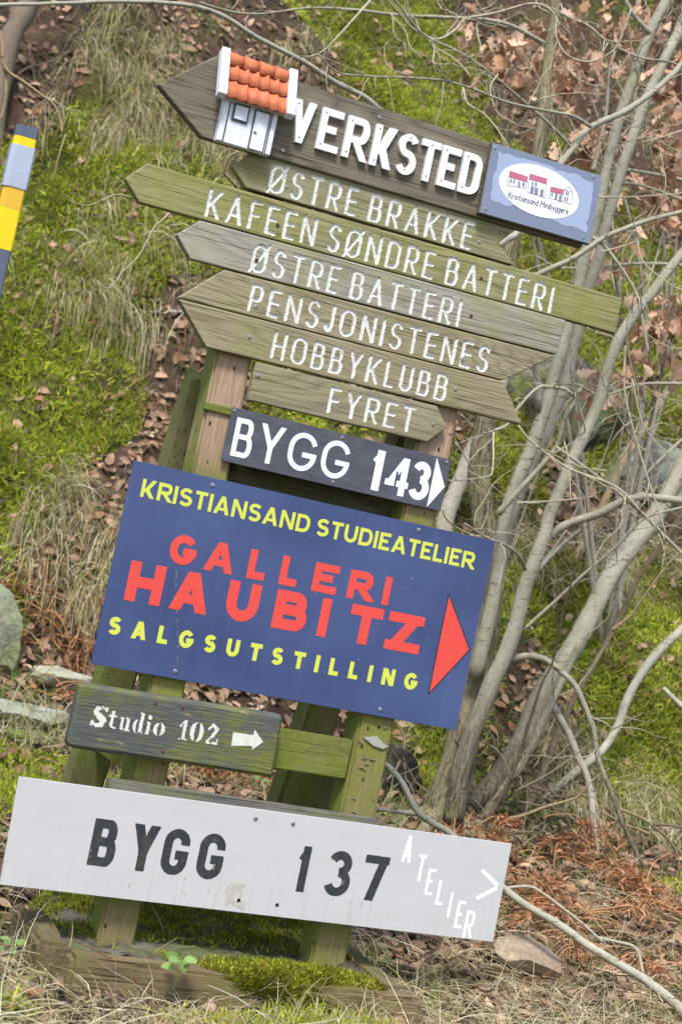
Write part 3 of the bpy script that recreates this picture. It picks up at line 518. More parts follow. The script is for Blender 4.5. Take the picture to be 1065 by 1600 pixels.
def bold_polys(ch, x, z, W, h, w):
    """letters with sloping strokes, their ends cut level"""
    B = lambda a, b, c, d: [(x+a, z+c), (x+b, z+c), (x+b, z+d), (x+a, z+d)]
    D_ = lambda a, b, k, c=0.0, d=None: diag(x+a, x+b, z+c, z+(h if d is None else d), k)
    k = w*math.hypot(1, (W*.5-.5*w)/h)*1.03; n = w*.92
    if ch == 'A': return [D_(0, W/2-.56*w, k), D_(W-k, W/2+.56*w-k, k), B(W*.2, W*.8, .20*h, .20*h+n*.9)]
    if ch == 'V': return [D_(W/2-.5*w, 0, k), D_(W/2+.5*w-k, W-k, k)]
    if ch == 'N': return [B(0, w, 0, h), B(W-w, W, 0, h), D_(W-1.12*w, 0, 1.12*w)]
    if ch == 'M': return [B(0, w, 0, h), B(W-w, W, 0, h), D_(W/2-.55*w, 0, 1.1*w), D_(W/2-.55*w, W-1.1*w, 1.1*w)]
    if ch == 'Z': return [B(0, W, 0, n), B(0, W, h-n, h), D_(0, W-1.3*w, 1.3*w)]
    if ch == '7': return [B(0, W, h-n, h), D_(W*.24, W-1.08*w, 1.08*w)]
    if ch == 'K': return [B(0, w, 0, h), D_(w*.55, W-1.25*w, 1.25*w, .30*h), [(x+w*.9, z+.42*h), (x+w*.9+.9*w, z+.42*h+.95*w), (x+W, z), (x+W-1.28*w, z)]]
    if ch == 'Y': return [B(W/2-w/2, W/2+w/2, 0, .46*h), D_(W/2-.5*w, 0, k*1.05, .40*h), D_(W/2+.5*w-k*1.05, W-k*1.05, k*1.05, .40*h)]
    if ch == '4': return [B(W*.62, W*.62+w, 0, h), B(0, W, .22*h, .22*h+n), D_(0, W*.62, w*1.05, .24*h)]
    return None
def glyph_d(X, Z, ch, x, z, W, h, w, rnd, slant=0.0):
    k = .5*W/h if W else .5
    k = max(.18, min(.5, .52*(W-w)/(h-w+1e-9)))
    xs = X-(Z-z)*slant
    m = lambda p: (x+w/2+p[0]*(W-w), z+w/2+p[1]*(h-w))
    d = np.full(X.shape, 1e9)
    bp = None if rnd else bold_polys(ch, x, z, W, h, w)
    if bp:
        for P in bp: d = np.minimum(d, poly_d(xs, Z, P))
        return d
    for pts, e0, e1 in glyph(ch, k):
        P = [m(p) for p in pts]
        if rnd:
            P = [(px, min(pz, z+h-w/2)) if ch in 'UJ' else (px, pz) for px, pz in P]
            for a, b in zip(P, P[1:]): d = np.minimum(d, seg_d(xs, Z, a, b)-w/2)
        else:
            if e0: q = np.array(P[0])-np.array(P[1]); q = q/(np.linalg.norm(q)+1e-9)*w*1.2; P[0] = tuple(np.array(P[0])+q)
            if e1: q = np.array(P[-1])-np.array(P[-2]); q = q/(np.linalg.norm(q)+1e-9)*w*1.2; P[-1] = tuple(np.array(P[-1])+q)
            d = np.minimum(d, poly_d(xs, Z, stroke_poly(P, w)) if len(P) > 2 else seg_box(xs, Z, P[0], P[1], w))
    if not rnd:
        mx = 0 if ch in CLIPX else .6*w
        d = np.maximum(d, rect_d(xs, Z, x-mx, x+W+mx, z, z+h))
    return d
class Field:
    """a regular grid in the plane of a sign holding a signed distance"""
    def __init__(s, x0, x1, z0, z1, st):
        s.x = np.arange(x0-st*2, x1+st*2.5, st); s.z = np.arange(z0-st*2, z1+st*2.5, st); s.st = st
        s.X, s.Z = np.meshgrid(s.x, s.z, indexing='ij'); s.d = np.full(s.X.shape, 1e3)
    def local(s, x0, x1, z0, z1, fn, op=np.minimum):
        i0, i1 = np.searchsorted(s.x, (x0, x1)); j0, j1 = np.searchsorted(s.z, (z0, z1))
        sl = (slice(max(i0-1, 0), i1+1), slice(max(j0-1, 0), j1+1))
        if s.X[sl].size: s.d[sl] = op(s.d[sl], fn(s.X[sl], s.Z[sl]))
    def text(s, txt, x0, x1, z, h, w, rnd=False, track=None, wid=None, sp=.2, dz=0.0, gap=.38, slant=0.0):
        """fit txt between x0 and x1 on baseline z; track = fixed glyph width factor, spacing fills the rest"""
        ws = [(wid.get(c, WID.get(c, .6)) if wid else WID.get(c, .6))*h for c in txt]
        ws = [max(a, 0) for a in ws]
        def lay(f, spc):
            o = []; x = 0
            for c, a in zip(txt, ws):
                if c == ' ': o.append((x, 0)); x += gap*h*f; continue
                a2 = max(a*f, w); o.append((x, a2)); x += a2+spc
            return o, x-spc
        if track: o, T = lay(track, 0); n = sum(1 for c in txt if c != ' ')-1; o, T = lay(track, (x1-x0-T)/n)
        else:
            f = 1.0
            for _ in range(30): o, T = lay(f, sp*h*f); f *= (x1-x0)/T
        for c, (gx, gw) in zip(txt, o):
            if c == ' ': continue
            zz = z+dz*(gx/(x1-x0)); p = .03*h+w
            s.local(x0+gx-p-abs(slant)*h, x0+gx+gw+p+abs(slant)*h, zz-p, zz+h+p, lambda X, Z: glyph_d(X, Z, c, x0+gx, zz, gw, h, w, rnd, slant))
        return s
def march(x, z, d):
    """marching squares of d<0: 2-D vertices, polygons, boundary segments"""
    nx, nz = d.shape; ins = d < 0
    vid = -np.ones(d.shape, np.int64); V = []
    # edge crossing points
    def cross(a, b): return a/(a-b)
    ex = ins[:-1, :] != ins[1:, :]; ez = ins[:, :-1] != ins[:, 1:]
    c = [ins[:-1, :-1], ins[1:, :-1], ins[1:, 1:], ins[:-1, 1:]]
    act = c[0] | c[1] | c[2] | c[3]
    used = np.zeros(d.shape, bool)
    for a, (i, j) in zip(c, ((0, 0), (1, 0), (1, 1), (0, 1))): used[i:nx-1+i, j:nz-1+j] |= a
    used &= ins
    I, J = np.where(used); vid[I, J] = np.arange(len(I)); pts = [np.stack([x[I], z[J]], 1)]; n = len(I)
    exi = -np.ones(ex.shape, np.int64); I, J = np.where(ex); t = cross(d[I, J], d[I+1, J]); exi[I, J] = n+np.arange(len(I)); n += len(I)
    pts.append(np.stack([x[I]+t*(x[I+1]-x[I]), z[J]], 1))
    ezi = -np.ones(ez.shape, np.int64); I, J = np.where(ez); t = cross(d[I, J], d[I, J+1]); ezi[I, J] = n+np.arange(len(I)); n += len(I)
    pts.append(np.stack([x[I], z[J]+t*(z[J+1]-z[J])], 1))
    F = []; S = []
    code = c[0]*1+c[1]*2+c[2]*4+c[3]*8
    for k in range(1, 16):
        I, J = np.where(code == k)
        if not len(I): continue
        b = [(k >> q) & 1 for q in range(4)]; items = []
        cn = [lambda: vid[I, J], lambda: vid[I+1, J], lambda: vid[I+1, J+1], lambda: vid[I, J+1]]
        en = [lambda: exi[I, J], lambda: ezi[I+1, J], lambda: exi[I, J+1], lambda: ezi[I, J]]
        for q in range(4):
            if b[q]: items.append(('c', cn[q]()))
            if b[q] != b[(q+1) % 4]: items.append(('e', en[q]()))
        F += np.stack([v for _, v in items], 1).tolist()
        for q in range(len(items)):
            r = (q+1) % len(items)
            if items[q][0] == 'e' and items[r][0] == 'e': S.append(np.stack([items[q][1], items[r][1]], 1))
    return np.concatenate(pts), F, (np.concatenate(S) if S else np.zeros((0, 2), np.int64))
def relief(name, fld, y_face, y_back, m, parent, smooth=False):
    """flat-faced letters: face at y_face, sides back to y_back"""
    P, F, S = march(fld.x, fld.z, fld.d); n = len(P)
    V = np.concatenate([np.stack([P[:, 0], np.full(n, y_face), P[:, 1]], 1), np.stack([P[:, 0], np.full(n, y_back), P[:, 1]], 1)])
    return obj(name, V, F+[[b, a, a+n, b+n] for a, b in S.tolist()], m, parent, smooth)
def carved_board(t, P, yf, th, fld_text, m_wood, m_paint, name='board', step=.0016, depth=.0032, wr=.005):
    xs = [p[0] for p in P]; zs = [p[1] for p in P]
    f = Field(min(xs), max(xs), min(zs), max(zs), step)
    out = poly_d(f.X, f.Z, P)+.0008; ft = Field(min(xs), max(xs), min(zs), max(zs), step)
    fld_text(ft)
    ft.d = ft.d+.0016*fbm(ft.X*240, ft.Z*240, 2, 3)+.0008*fbm(ft.X*40, ft.Z*40, 2, 4)
    f.d = np.maximum(out, -ft.d)
    Pv, F, S = march(f.x, f.z, f.d); n = len(Pv)
    od = poly_d(Pv[:, 0], Pv[:, 1], P)
    warp = .0012*fbm(Pv[:, 0]*9, Pv[:, 1]*9, 2, 5)
    edge = np.clip(1+od/.004, 0, 1)**2*.0025
    V0 = np.stack([Pv[:, 0], yf+warp+edge, Pv[:, 1]], 1)
    V1 = np.stack([Pv[:, 0], np.full(n, yf+th), Pv[:, 1]], 1)
    Sout = [s for s in S.tolist() if od[s[0]] > -.0035 and od[s[1]] > -.0035]
    Sin = [s for s in S.tolist() if not (od[s[0]] > -.0035 and od[s[1]] > -.0035)]
    faces = F+[[b, a, a+n, b+n] for a, b in Sout]
    nb = 2*n; V = np.concatenate([V0, V1, [[x, yf+th-.001, z] for x, z in P]]); faces.append([nb+i for i in range(len(P))])
    b = obj(name, V, faces, m_wood, t)
    # painted groove
    Q, G, S2 = march(ft.x, ft.z, np.maximum(ft.d, out)); k = len(Q)
    dq = np.zeros(k); i = np.clip(np.round((Q[:, 0]-ft.x[0])/step).astype(int), 0, len(ft.x)-1); j = np.clip(np.round((Q[:, 1]-ft.z[0])/step).astype(int), 0, len(ft.z)-1)
    dq = np.clip(-ft.d[i, j]/wr, 0, 1); dep = .0014+depth*np.sqrt(np.clip(1-(1-dq)**2, 0, 1)); dep += .0005*fbm(Q[:, 0]*150, Q[:, 1]*150, 2, 9)
    wq = .0012*fbm(Q[:, 0]*9, Q[:, 1]*9, 2, 5)
    VV = np.concatenate([np.stack([Q[:, 0], yf+wq+dep, Q[:, 1]], 1), np.stack([Q[:, 0], yf+wq, Q[:, 1]], 1)])
    obj('lettering', VV, G+[[b_, a, a+k, b_+k] for a, b_ in S2.tolist()], m_paint, b)
    return b
# one screw, its mesh shared by every copy
def screw_mesh():
    prof = [(0.0, -.0006), (.0016, -.0006), (.0018, -.0022), (.0046, -.0019), (.0056, -.0006), (.0058, .001)]; N = 14; V = []; F = []
    for r, y in prof:
        for k in range(N): a = 2*math.pi*k/N; V.append((r*math.cos(a), y, r*math.sin(a)))
    for i in range(len(prof)-1):
        for k in range(N): F.append([i*N+k, i*N+(k+1) % N, (i+1)*N+(k+1) % N, (i+1)*N+k])
    me = mesh_from(np.array(V), F); me.materials.append(M_SCREW); me.name = 'screw'; return me
SCREW = screw_mesh()
M_RUST = mat_paint('rusty_screw', '#5b3d2c', .7, .4, '#2a1d16', 5, 200)
SCREW_R = SCREW.copy(); SCREW_R.materials.clear(); SCREW_R.materials.append(M_RUST)
def screws(key, parent, y, s=1.0, me=None):
    for x, z in D['screws'][key]:
        o = bpy.data.objects.new('screw', me or SCREW); COL.objects.link(o); o.parent = parent
        o.location = Vector((x, y, z))-Vector(OFF[parent.name]); o.scale = (s, s, s); o.rotation_euler = (0, random.random()*3, 0)

# ------------------------------------------------------------------ ground and hillside
def axis_grid(a, b, st, far):
    core = np.arange(a, b, st); l = []; v = a; s = st
    while v > -far: s *= 1.35; v -= s; l.append(v)
    r = []; v = core[-1]; s = st
    while v < far: s *= 1.35; v += s; r.append(v)
    return np.array(l[::-1]+core.tolist()+r)
gx = axis_grid(-2.8, 7.6, .035, 90); gy = axis_grid(-1.6, 10.5, .035, 90)
GX, GY = np.meshgrid(gx, gy, indexing='ij'); GZ = terrain(GX, GY)
def blobf(x, y, key):
    s = 0.0
    for bx, by, r in D[key]: s = s+np.exp(-(((x-bx)**2+((y-by)*.85)**2)/(r*r)))
    return np.clip(s, 0, 1.4)
def zones(x, y):
    x = np.asarray(x, float); y = np.asarray(y, float)
    hill = np.clip((y-1.6)/1.2, 0, 1)
    m = .62*fbm(x*1.3, y*1.3, 5, 61)-.85*blobf(x, y, 'leaf')+.35*np.clip(1-np.abs(y+.42)/.16, 0, 1)+.95*blobf(x, y, 'moss')+.14*hill
    l = .42*fbm(x*1.0+7, y*1.0, 4, 71)+.9*blobf(x, y, 'leaf')
    s = .42*fbm(x*1.2, y*1.2+9, 4, 81)+.8*blobf(x, y, 'straw')+.30*(1-np.clip((y+.1)/.5, 0, 1))
    return m, l, s
zm, zl, zs = zones(GX, GY)
sm = lambda v, a, b: (lambda t: t*t*(3-2*t))(np.clip((v-a)/(b-a), 0, 1))
fm = sm(zm-.5*zl, .05, .35)[..., None]; fs = sm(zs-.4*zl, .15, .5)[..., None]
soil = np.array(lin('#43362c')[:3]); mossc = np.array(lin('#545c1e')[:3]); strawc = np.array(lin('#6e6044')[:3]); litc = np.array(lin('#5e4a3f')[:3])
fl = sm(zl, .1, .5)[..., None]
gc = soil*(1-fl)+litc*fl; gc = gc*(1-fs*.6)+strawc*fs*.6; gc = gc*(1-fm)+mossc*fm
gc = gc*(.75+.5*vnoise(GX*14, GY*14, 3)[..., None])
ni, nj = GX.shape; idx = np.arange(ni*nj).reshape(ni, nj)
GF = np.stack([idx[:-1, :-1], idx[1:, :-1], idx[1:, 1:], idx[:-1, 1:]], -1).reshape(-1, 4)
def mat_ground():
    m = Mat('forest_floor', .95, .1); a = m.n('ShaderNodeAttribute'); a.attribute_name = 'Col'
    n = m.noise(m.map((1, 1, 1)), 55, 6, .7); n2 = m.noise(m.map((1, 1, 1)), 12, 6, .65)
    c = m.mix(m.g(n, .35, .7), m.mix(.6, a.outputs['Color'], (.02, .016, .01, 1)), a.outputs['Color'])
    c = m.mix(m.math('MULTIPLY', m.g(n2, .5, .75), .4), c, lin('#9a8260'))
    m.bump(n, 1.0, .02); return m.out(c)
tag(obj('ground', np.stack([GX, GY, GZ], -1).reshape(-1, 3), GF, mat_ground(), None, True, gc.reshape(-1, 3)), kind='structure')

# ------------------------------------------------------------------ scattering helpers
def inview(x, y, z, mg=330):
    d = np.stack([x, y, z], -1)-CL; q = d@CM.T
    px = 532.5+2700*q[..., 0]/q[..., 2]; py = 800-2700*q[..., 1]/q[..., 2]
    return (q[..., 2] > 2) & (px > -mg) & (px < 1065+mg*2) & (py > -mg) & (py < 1600+mg*1.2), q[..., 2]
def sample(n, wfn, pw=1.5, ymin=-1.3, ymax=10.4):
    X = []; Y = []; got = 0
    for _ in range(60):
        x = rng.uniform(-3.4, 8.0, 220000); y = rng.uniform(ymin, ymax, 220000); z = terrain(x, y)
        ok, dd = inview(x, y, z); x, y, dd = x[ok], y[ok], dd[ok]
        p = wfn(x, y)*np.clip((4.2/dd)**pw, 0, 1); k = rng.random(len(x)) < p
        X.append(x[k]); Y.append(y[k]); got += k.sum()
        if got >= n: break
    x = np.concatenate(X)[:n]; y = np.concatenate(Y)[:n]; return x, y, terrain(x, y)
def normal(x, y, e=.05):
    nx = -(terrain(x+e, y)-terrain(x-e, y))/(2*e); ny = -(terrain(x, y+e)-terrain(x, y-e))/(2*e)
    n = np.stack([nx, ny, np.ones_like(nx)], -1); return n/np.linalg.norm(n, axis=-1, keepdims=True)
def unit(v): return v/(np.linalg.norm(v, axis=-1, keepdims=True)+1e-9)
def strips(P, Dr, L, W, seg, grav, col, tipw=.15, kink=0.0):
    """blades: start P, direction Dr, length L, width W, bending by grav"""
    n = len(P); side = unit(np.cross(Dr, rng.normal(size=(n, 3)))); V = np.zeros((n, seg+1, 2, 3)); p = P.copy(); d = unit(Dr)
    for s in range(seg+1):
        w = (W*(1-(1-tipw)*(s/seg)**1.3))[:, None]*side*.5
        V[:, s, 0] = p-w; V[:, s, 1] = p+w
        p = p+d*(L/seg)[:, None]
        d = d+np.array([0, 0, -1.0])*(grav/seg)[:, None]
        if kink: d = d+rng.normal(size=(n, 3))*kink
        d = unit(d)
    b = (np.arange(n)*(seg+1)*2)[:, None]; F = []
    for s in range(seg): F.append(b+np.array([s*2, s*2+1, s*2+3, s*2+2]))
    F = np.stack(F, 1).reshape(-1, 4)
    return V.reshape(-1, 3), F, np.repeat(col, (seg+1)*2, axis=0)
def palette(n, cols, var=.25):
    c = np.array([lin(k)[:3] for k in cols]); o = c[rng.integers(0, len(c), n)]; t = rng.random((n, 1)); o = o*(1-t*.5)+c[rng.integers(0, len(c), n)]*t*.5
    return o*(1+rng.uniform(-var, var, (n, 1)))
def merge(parts):
    V = []; F = []; C = []; n = 0
    for v, f, c in parts: V.append(v); F.append(f+n); C.append(c); n += len(v)
    return np.concatenate(V), np.concatenate(F), np.concatenate(C)
M_BLADE = mat_attr('grass_blade', .7, .25, .3); M_LEAF = mat_attr('dry_leaf', .75, .25, .2); M_MOSS = mat_attr('moss_frond', .9, .1, .2); M_STICK = mat_attr('dry_stick', .85, .15, 0)
# base frame rectangle, where the verge plants do not grow
BX0, BX1, BY0, BY1 = -.53, .38, -.26, .48
def notbase(x, y): return 1-((x > BX0) & (x < BX1) & (y > BY0) & (y < BY1))*1.0

# moss
def wmoss(x, y):
    m, l, s = zones(x, y); return sm(m-.55*l-.15*s, .08, .34)*notbase(x, y)*(.25+.75*sm(vnoise(x*7, y*7, 33)+.4*vnoise(x*19, y*19, 34), .35, .75))
x, y, z = sample(360000, wmoss); n = len(x); N = normal(x, y)
hgt = .5+1.0*vnoise(x*5, y*5, 91)+.5*vnoise(x*16, y*16, 92)
P = np.stack([x, y, z-.004], -1)+N*(rng.random((n, 1))*.022*hgt[:, None])
mc = palette(n, ['#8a9f24', '#9cae30', '#788c20', '#687c2a', '#b0b43c', '#8a9232', '#a69c46', '#7c6e34', '#6a6a2c'], .35)*1.42*(.45+.95*vnoise(x*3.2, y*3.2, 17)+.25*vnoise(x*11, y*11, 18))[:, None]
V, F, Cc = strips(P, N+rng.normal(size=(n, 3))*.75, rng.uniform(.018, .042, n)*hgt**.5, rng.uniform(.004, .008, n), 1, np.zeros(n), mc, .3)
tag(obj('moss', V, F, M_MOSS, None, False, Cc), 'bright green moss carpeting the slope and mounds behind the signs', 'moss', kind='stuff')

# dry straw-coloured grass: hanging tufts on the slope
def tufts(cx, cy, per, rad, lmin, lmax, grav, spread, cols, wid=(.002, .0042), down=.5):
    n = len(cx); bx = np.repeat(cx, per)+rng.normal(size=n*per)*rad; by = np.repeat(cy, per)+rng.normal(size=n*per)*rad; bz = terrain(bx, by)
    N = normal(bx, by); sc = np.repeat(rng.uniform(.6, 1.15, n), per); lean = np.repeat(rng.normal(size=(n, 3))*.45, per, axis=0)
    Dr = N*.6+np.array([0, 0, .5])+lean+rng.normal(size=(n*per, 3))*spread+np.array([0, -1.0, 0])*down*np.clip((by[:, None]-1.8), 0, 1)
    L = rng.uniform(lmin, lmax, n*per)*sc; g = rng.uniform(grav*.5, grav*1.5, n*per)
    return strips(np.stack([bx, by, bz-.01], -1), Dr, L, rng.uniform(*wid, n*per), 5, g, palette(n*per, cols, .25), .2, .06)
STRAW = ['#d6c8a2', '#c4b48a', '#ab9a72', '#e2d8b8', '#948a62', '#ccbc92', '#b0a66c', '#8a7458']
VST = ['#e0d4b0', '#cfc096', '#b8a880', '#f0e8d0', '#a09068', '#d6c8a0', '#c0b078']
def wst(x, y):
    # dry tufts of the bank
    m, l, s = zones(x, y); return sm(s-.35*l-.45*m, .1, .5)*(y > 1.2)
x, y, z = sample(300, wst); T1 = tufts(x, y, 22, .045, .16, .42, 3.0, .3, VST+['#a8b058', '#96a04c', '#a39066'], (.003, .006))
t = np.array(D['tuft']); T2 = tufts(np.repeat(t[:, 0], 2)+rng.normal(size=len(t)*2)*.12, np.repeat(t[:, 1], 2)+rng.normal(size=len(t)*2)*.08, 42, .045, .24, .52, 3.0, .17, VST+['#a8b058', '#8f9a4a'], (.003, .006))
x, y, z = sample(800, lambda x, y: sm(zones(x, y)[2], -.1, .4)*.8+.08)
T3 = tufts(x, y, 9, .07, .10, .3, 3.4, .6, STRAW)
V, F, Cc = merge([T1, T2, T3]); tag(obj('dry_grass', V, F, M_BLADE, None, False, Cc), 'pale dry grass hanging in tufts on the bank behind the signs', 'grass', kind='stuff')
def wh(x, y): return sm(fbm(x*1.6, y*1.6, 3, 55), -.15, .35)*(y > 1.3)*.8+.05
x, y, z = sample(1950, wh, .9, 1.2); MG = tufts(x, y, 10, .03, .06, .2, 2.0, .5, ['#8fa23e', '#a8b058', '#c4b884', '#7a8e3a', '#d0c498', '#9a9a52'], (.002, .0042), .3)
V, F, Cc = MG; tag(obj('slope_grass', V, F, M_BLADE, None, False, Cc), 'mixed green and bleached grass blades growing through the moss on the bank', 'grass', kind='stuff')
# verge in front: straw lying on the ground with short green blades
def wv(x, y): return ((y < 1.3)*(.25+.75*sm(-y, -.5, .2)))*notbase(x, y)*(1-.93*((x > -.62) & (x < .46) & (y > -.36) & (y < -.2)))
x, y, z = sample(1450, wv, 0, -1.3, 1.4); A = tufts(x, y, 26, .045, .07, .26, 3.6, .55, VST, (.0018, .0036), 0)
x, y, z = sample(12500, wv, 0, -1.3, 1.4); n = len(x)
Bs = strips(np.stack([x, y, z+rng.uniform(.005, .04, n)], -1), np.stack([rng.normal(size=n), rng.normal(size=n)*.8, rng.normal(size=n)*.22], -1), rng.uniform(.06, .24, n), rng.uniform(.0018, .004, n), 4, rng.uniform(0, .8, n), palette(n, VST, .25), .3, .12)
V, F, Cc = merge([A, Bs]); tag(obj('verge_straw', V, F, M_BLADE, None, False, Cc), 'bleached straw grass lying matted on the verge below the lowest sign', 'grass', kind='stuff')
GREEN = ['#86a838', '#9cb848', '#6a9434', '#b0bc5c', '#7fae52']
def wg(x, y):
    g = fbm(x*2.0, y*2.0, 3, 99); return sm(g, -.05, .4)*((y < .9)*.9+(y >= .9)*.45)*notbase(x, y)
x, y, z = sample(2000, wg, .3); A = tufts(x, y, 22, .05, .05, .15, 1.5, .45, GREEN, (.0015, .003), .1)
V, F, Cc = A; tag(obj('green_grass', V, F, M_BLADE, None, False, Cc), 'fresh short green grass sprouting on the verge and slope', 'grass', kind='stuff')

# fallen leaves
def leaf_cards(P, N, S, col, curl=.35, asp=.55):
    n = len(P); a = unit(np.cross(N, rng.normal(size=(n, 3)))); b = np.cross(N, a)
    u = np.array([-.5, -.25, .05, .3, .5]); wv_ = np.array([.08, .8, 1.0, .7, .05])*asp/2
    cu = rng.normal(size=n)*curl; fo = rng.uniform(.1, .7, n); V = np.zeros((n, 5, 3, 3))
    for i in range(5):
        for j, sgn in enumerate((-1, 0, 1)):
            jit = 1+rng.uniform(-.25, .25, n)*abs(sgn)
            hgt_ = cu*(u[i]**2*1.6)+fo*abs(sgn)*wv_[i]*1.2
            V[:, i, j] = P+S[:, None]*(a*u[i]+b*(sgn*wv_[i]*jit)[:, None]+N*hgt_[:, None])
    base = (np.arange(n)*15)[:, None]; F = []
    for i in range(4):
        for j in range(2): F.append(base+np.array([i*3+j, i*3+j+1, (i+1)*3+j+1, (i+1)*3+j]))
    return V.reshape(-1, 3), np.stack(F, 1).reshape(-1, 4), np.repeat(col, 15, axis=0)
LITTER = ['#a88a70', '#8a6e5a', '#bca086', '#715846', '#d2b494', '#947660', '#56423a', '#b89478', '#9c6e50', '#463630']
def wl(x, y):
    m, l, s = zones(x, y); return (.24+.76*sm(l-.25*m, .05, .45)*np.clip(1.3-.14*y, .3, 1))*notbase(x, y)
x, y, z = sample(21500, wl, 1.3); n = len(x); N = unit(normal(x, y)+rng.normal(size=(n, 3))*.38)
P = np.stack([x, y, z+.006], -1)+N*rng.uniform(0, .02, (n, 1)); Lf = leaf_cards(P, N, rng.uniform(.032, .08, n), palette(n, LITTER, .35))
V, F, Cc = Lf; tag(obj('fallen_leaves', V, F, M_LEAF, None, True, Cc), 'brown fallen leaves littering the slope and the ground', 'leaves', kind='stuff')
# thin dead sticks and stalks on the ground
x, y, z = sample(3400, lambda x, y: (.25+.5*sm(zones(x, y)[1], 0, .4))*notbase(x, y), 1.0); n = len(x); N = normal(x, y)
tang = unit(np.cross(N, rng.normal(size=(n, 3))))
V, F, Cc = strips(np.stack([x, y, z+.02], -1)+N*rng.uniform(0, .03, (n, 1)), tang+N*rng.uniform(-.1, .3, (n, 1)), rng.uniform(.06, .38, n), rng.uniform(.002, .006, n), 5, np.zeros(n), palette(n, ['#6b5a4c', '#4f4238', '#8a7866', '#a08c74', '#3c332c', '#8c5a40'], .25), .4, .16)
tag(obj('dead_sticks', V, F, M_STICK, None, False, Cc), 'thin dead sticks and stalks strewn over the litter', 'sticks', kind='stuff')

# ------------------------------------------------------------------ tubes: trunks, branches, twigs
def smooth_path(P, sub=5):
    P = np.array(P, float); Q = np.concatenate([[2*P[0]-P[1]], P, [2*P[-1]-P[-2]]]); o = []
    for i in range(1, len(Q)-2):
        for t in np.linspace(0, 1, sub, endpoint=False):
            a, b, c, d = Q[i-1], Q[i], Q[i+1], Q[i+2]
            o.append(.5*((2*b)+(-a+c)*t+(2*a-5*b+4*c-d)*t*t+(-a+3*b-3*c+d)*t**3))
    o.append(P[-1]); return np.array(o)
def tube(path, sides=8, rough=0.0, seed=0):
    P = path[:, :3]; R = np.maximum(path[:, 3], .0004); n = len(P)
    T = np.gradient(P, axis=0); T = unit(T); ref = np.array([.31, -.87, .38]); A = unit(np.cross(T, ref)); B = np.cross(T, A)
    an = np.linspace(0, 2*np.pi, sides, endpoint=False); ln = np.concatenate([[0], np.cumsum(np.linalg.norm(np.diff(P, axis=0), axis=1))])
    k = np.ones((n, sides))
    if rough: k = k+rough*fbm(np.cos(an)[None]*1.6+ln[:, None]*5+seed, np.sin(an)[None]*1.6+ln[:, None]*2+seed*3, 3, seed)
    V = P[:, None]+(R[:, None]*k)[..., None]*(np.cos(an)[None, :, None]*A[:, None]+np.sin(an)[None, :, None]*B[:, None])
    V = np.concatenate([V.reshape(-1, 3), P[:1], P[-1:]]); F = []
    for i in range(n-1):
        for j in range(sides): F.append([i*sides+j, i*sides+(j+1) % sides, (i+1)*sides+(j+1) % sides, (i+1)*sides+j])
    for j in range(sides): F.append([n*sides, (j+1) % sides, j]); F.append([n*sides+1, (n-1)*sides+j, (n-1)*sides+(j+1) % sides])
    return V, F
def twig_paths(path, rate, lmin, lmax, r0, depth=2):
    """crooked side twigs along a branch path"""
    o = []; P = path[:, :3]; ln = np.concatenate([[0], np.cumsum(np.linalg.norm(np.diff(P, axis=0), axis=1))])
    for _ in range(int(ln[-1]*rate+random.random())):
        s = random.uniform(.15, 1)*ln[-1]; i = min(np.searchsorted(ln, s), len(P)-1); i = max(i, 1); p = P[i].copy(); t = unit(P[i]-P[i-1])
        d = unit(t*.7+rng.normal(size=3)*np.array([.7, .45, .7])); L = random.uniform(lmin, lmax); k = max(4, int(L/.035)); pts = []; r = min(r0, path[i, 3]*.6)
        for q in range(k+1):
            pts.append((*p, r*(1-.75*q/k))); p = p+d*(L/k); d = unit(d+rng.normal(size=3)*.26+np.array([0, 0, .05]))
        pts = np.array(pts); o.append([pts]+[q for g_ in (twig_paths(pts, 9, lmin*.3, lmax*.35, r*.6, depth-1) if depth > 1 else []) for q in g_])
    return o
B_GREY = mat_bark('smooth_grey_bark', '#a8a492', '#736f64', .2, 1); B_TREE = mat_bark('tree_bark', '#a09b88', '#69655a', .25, 1, 0, 1); B_OLD = mat_bark('furrowed_bark', '#8d8468', '#5c523f', .35, 2, .75)
B_TAN = mat_bark('tan_bark', '#9a8467', '#6c5942', .1, 3); B_PALE = mat_bark('pale_bark', '#b5ab9c', '#857a6c', .08, 4); B_DARK = mat_bark('dark_dead_bark', '#75675a', '#453b33', .1, 5)
B_TWIG = mat_bark('twig_bark', '#b0a68e', '#7a705c', .05, 6)
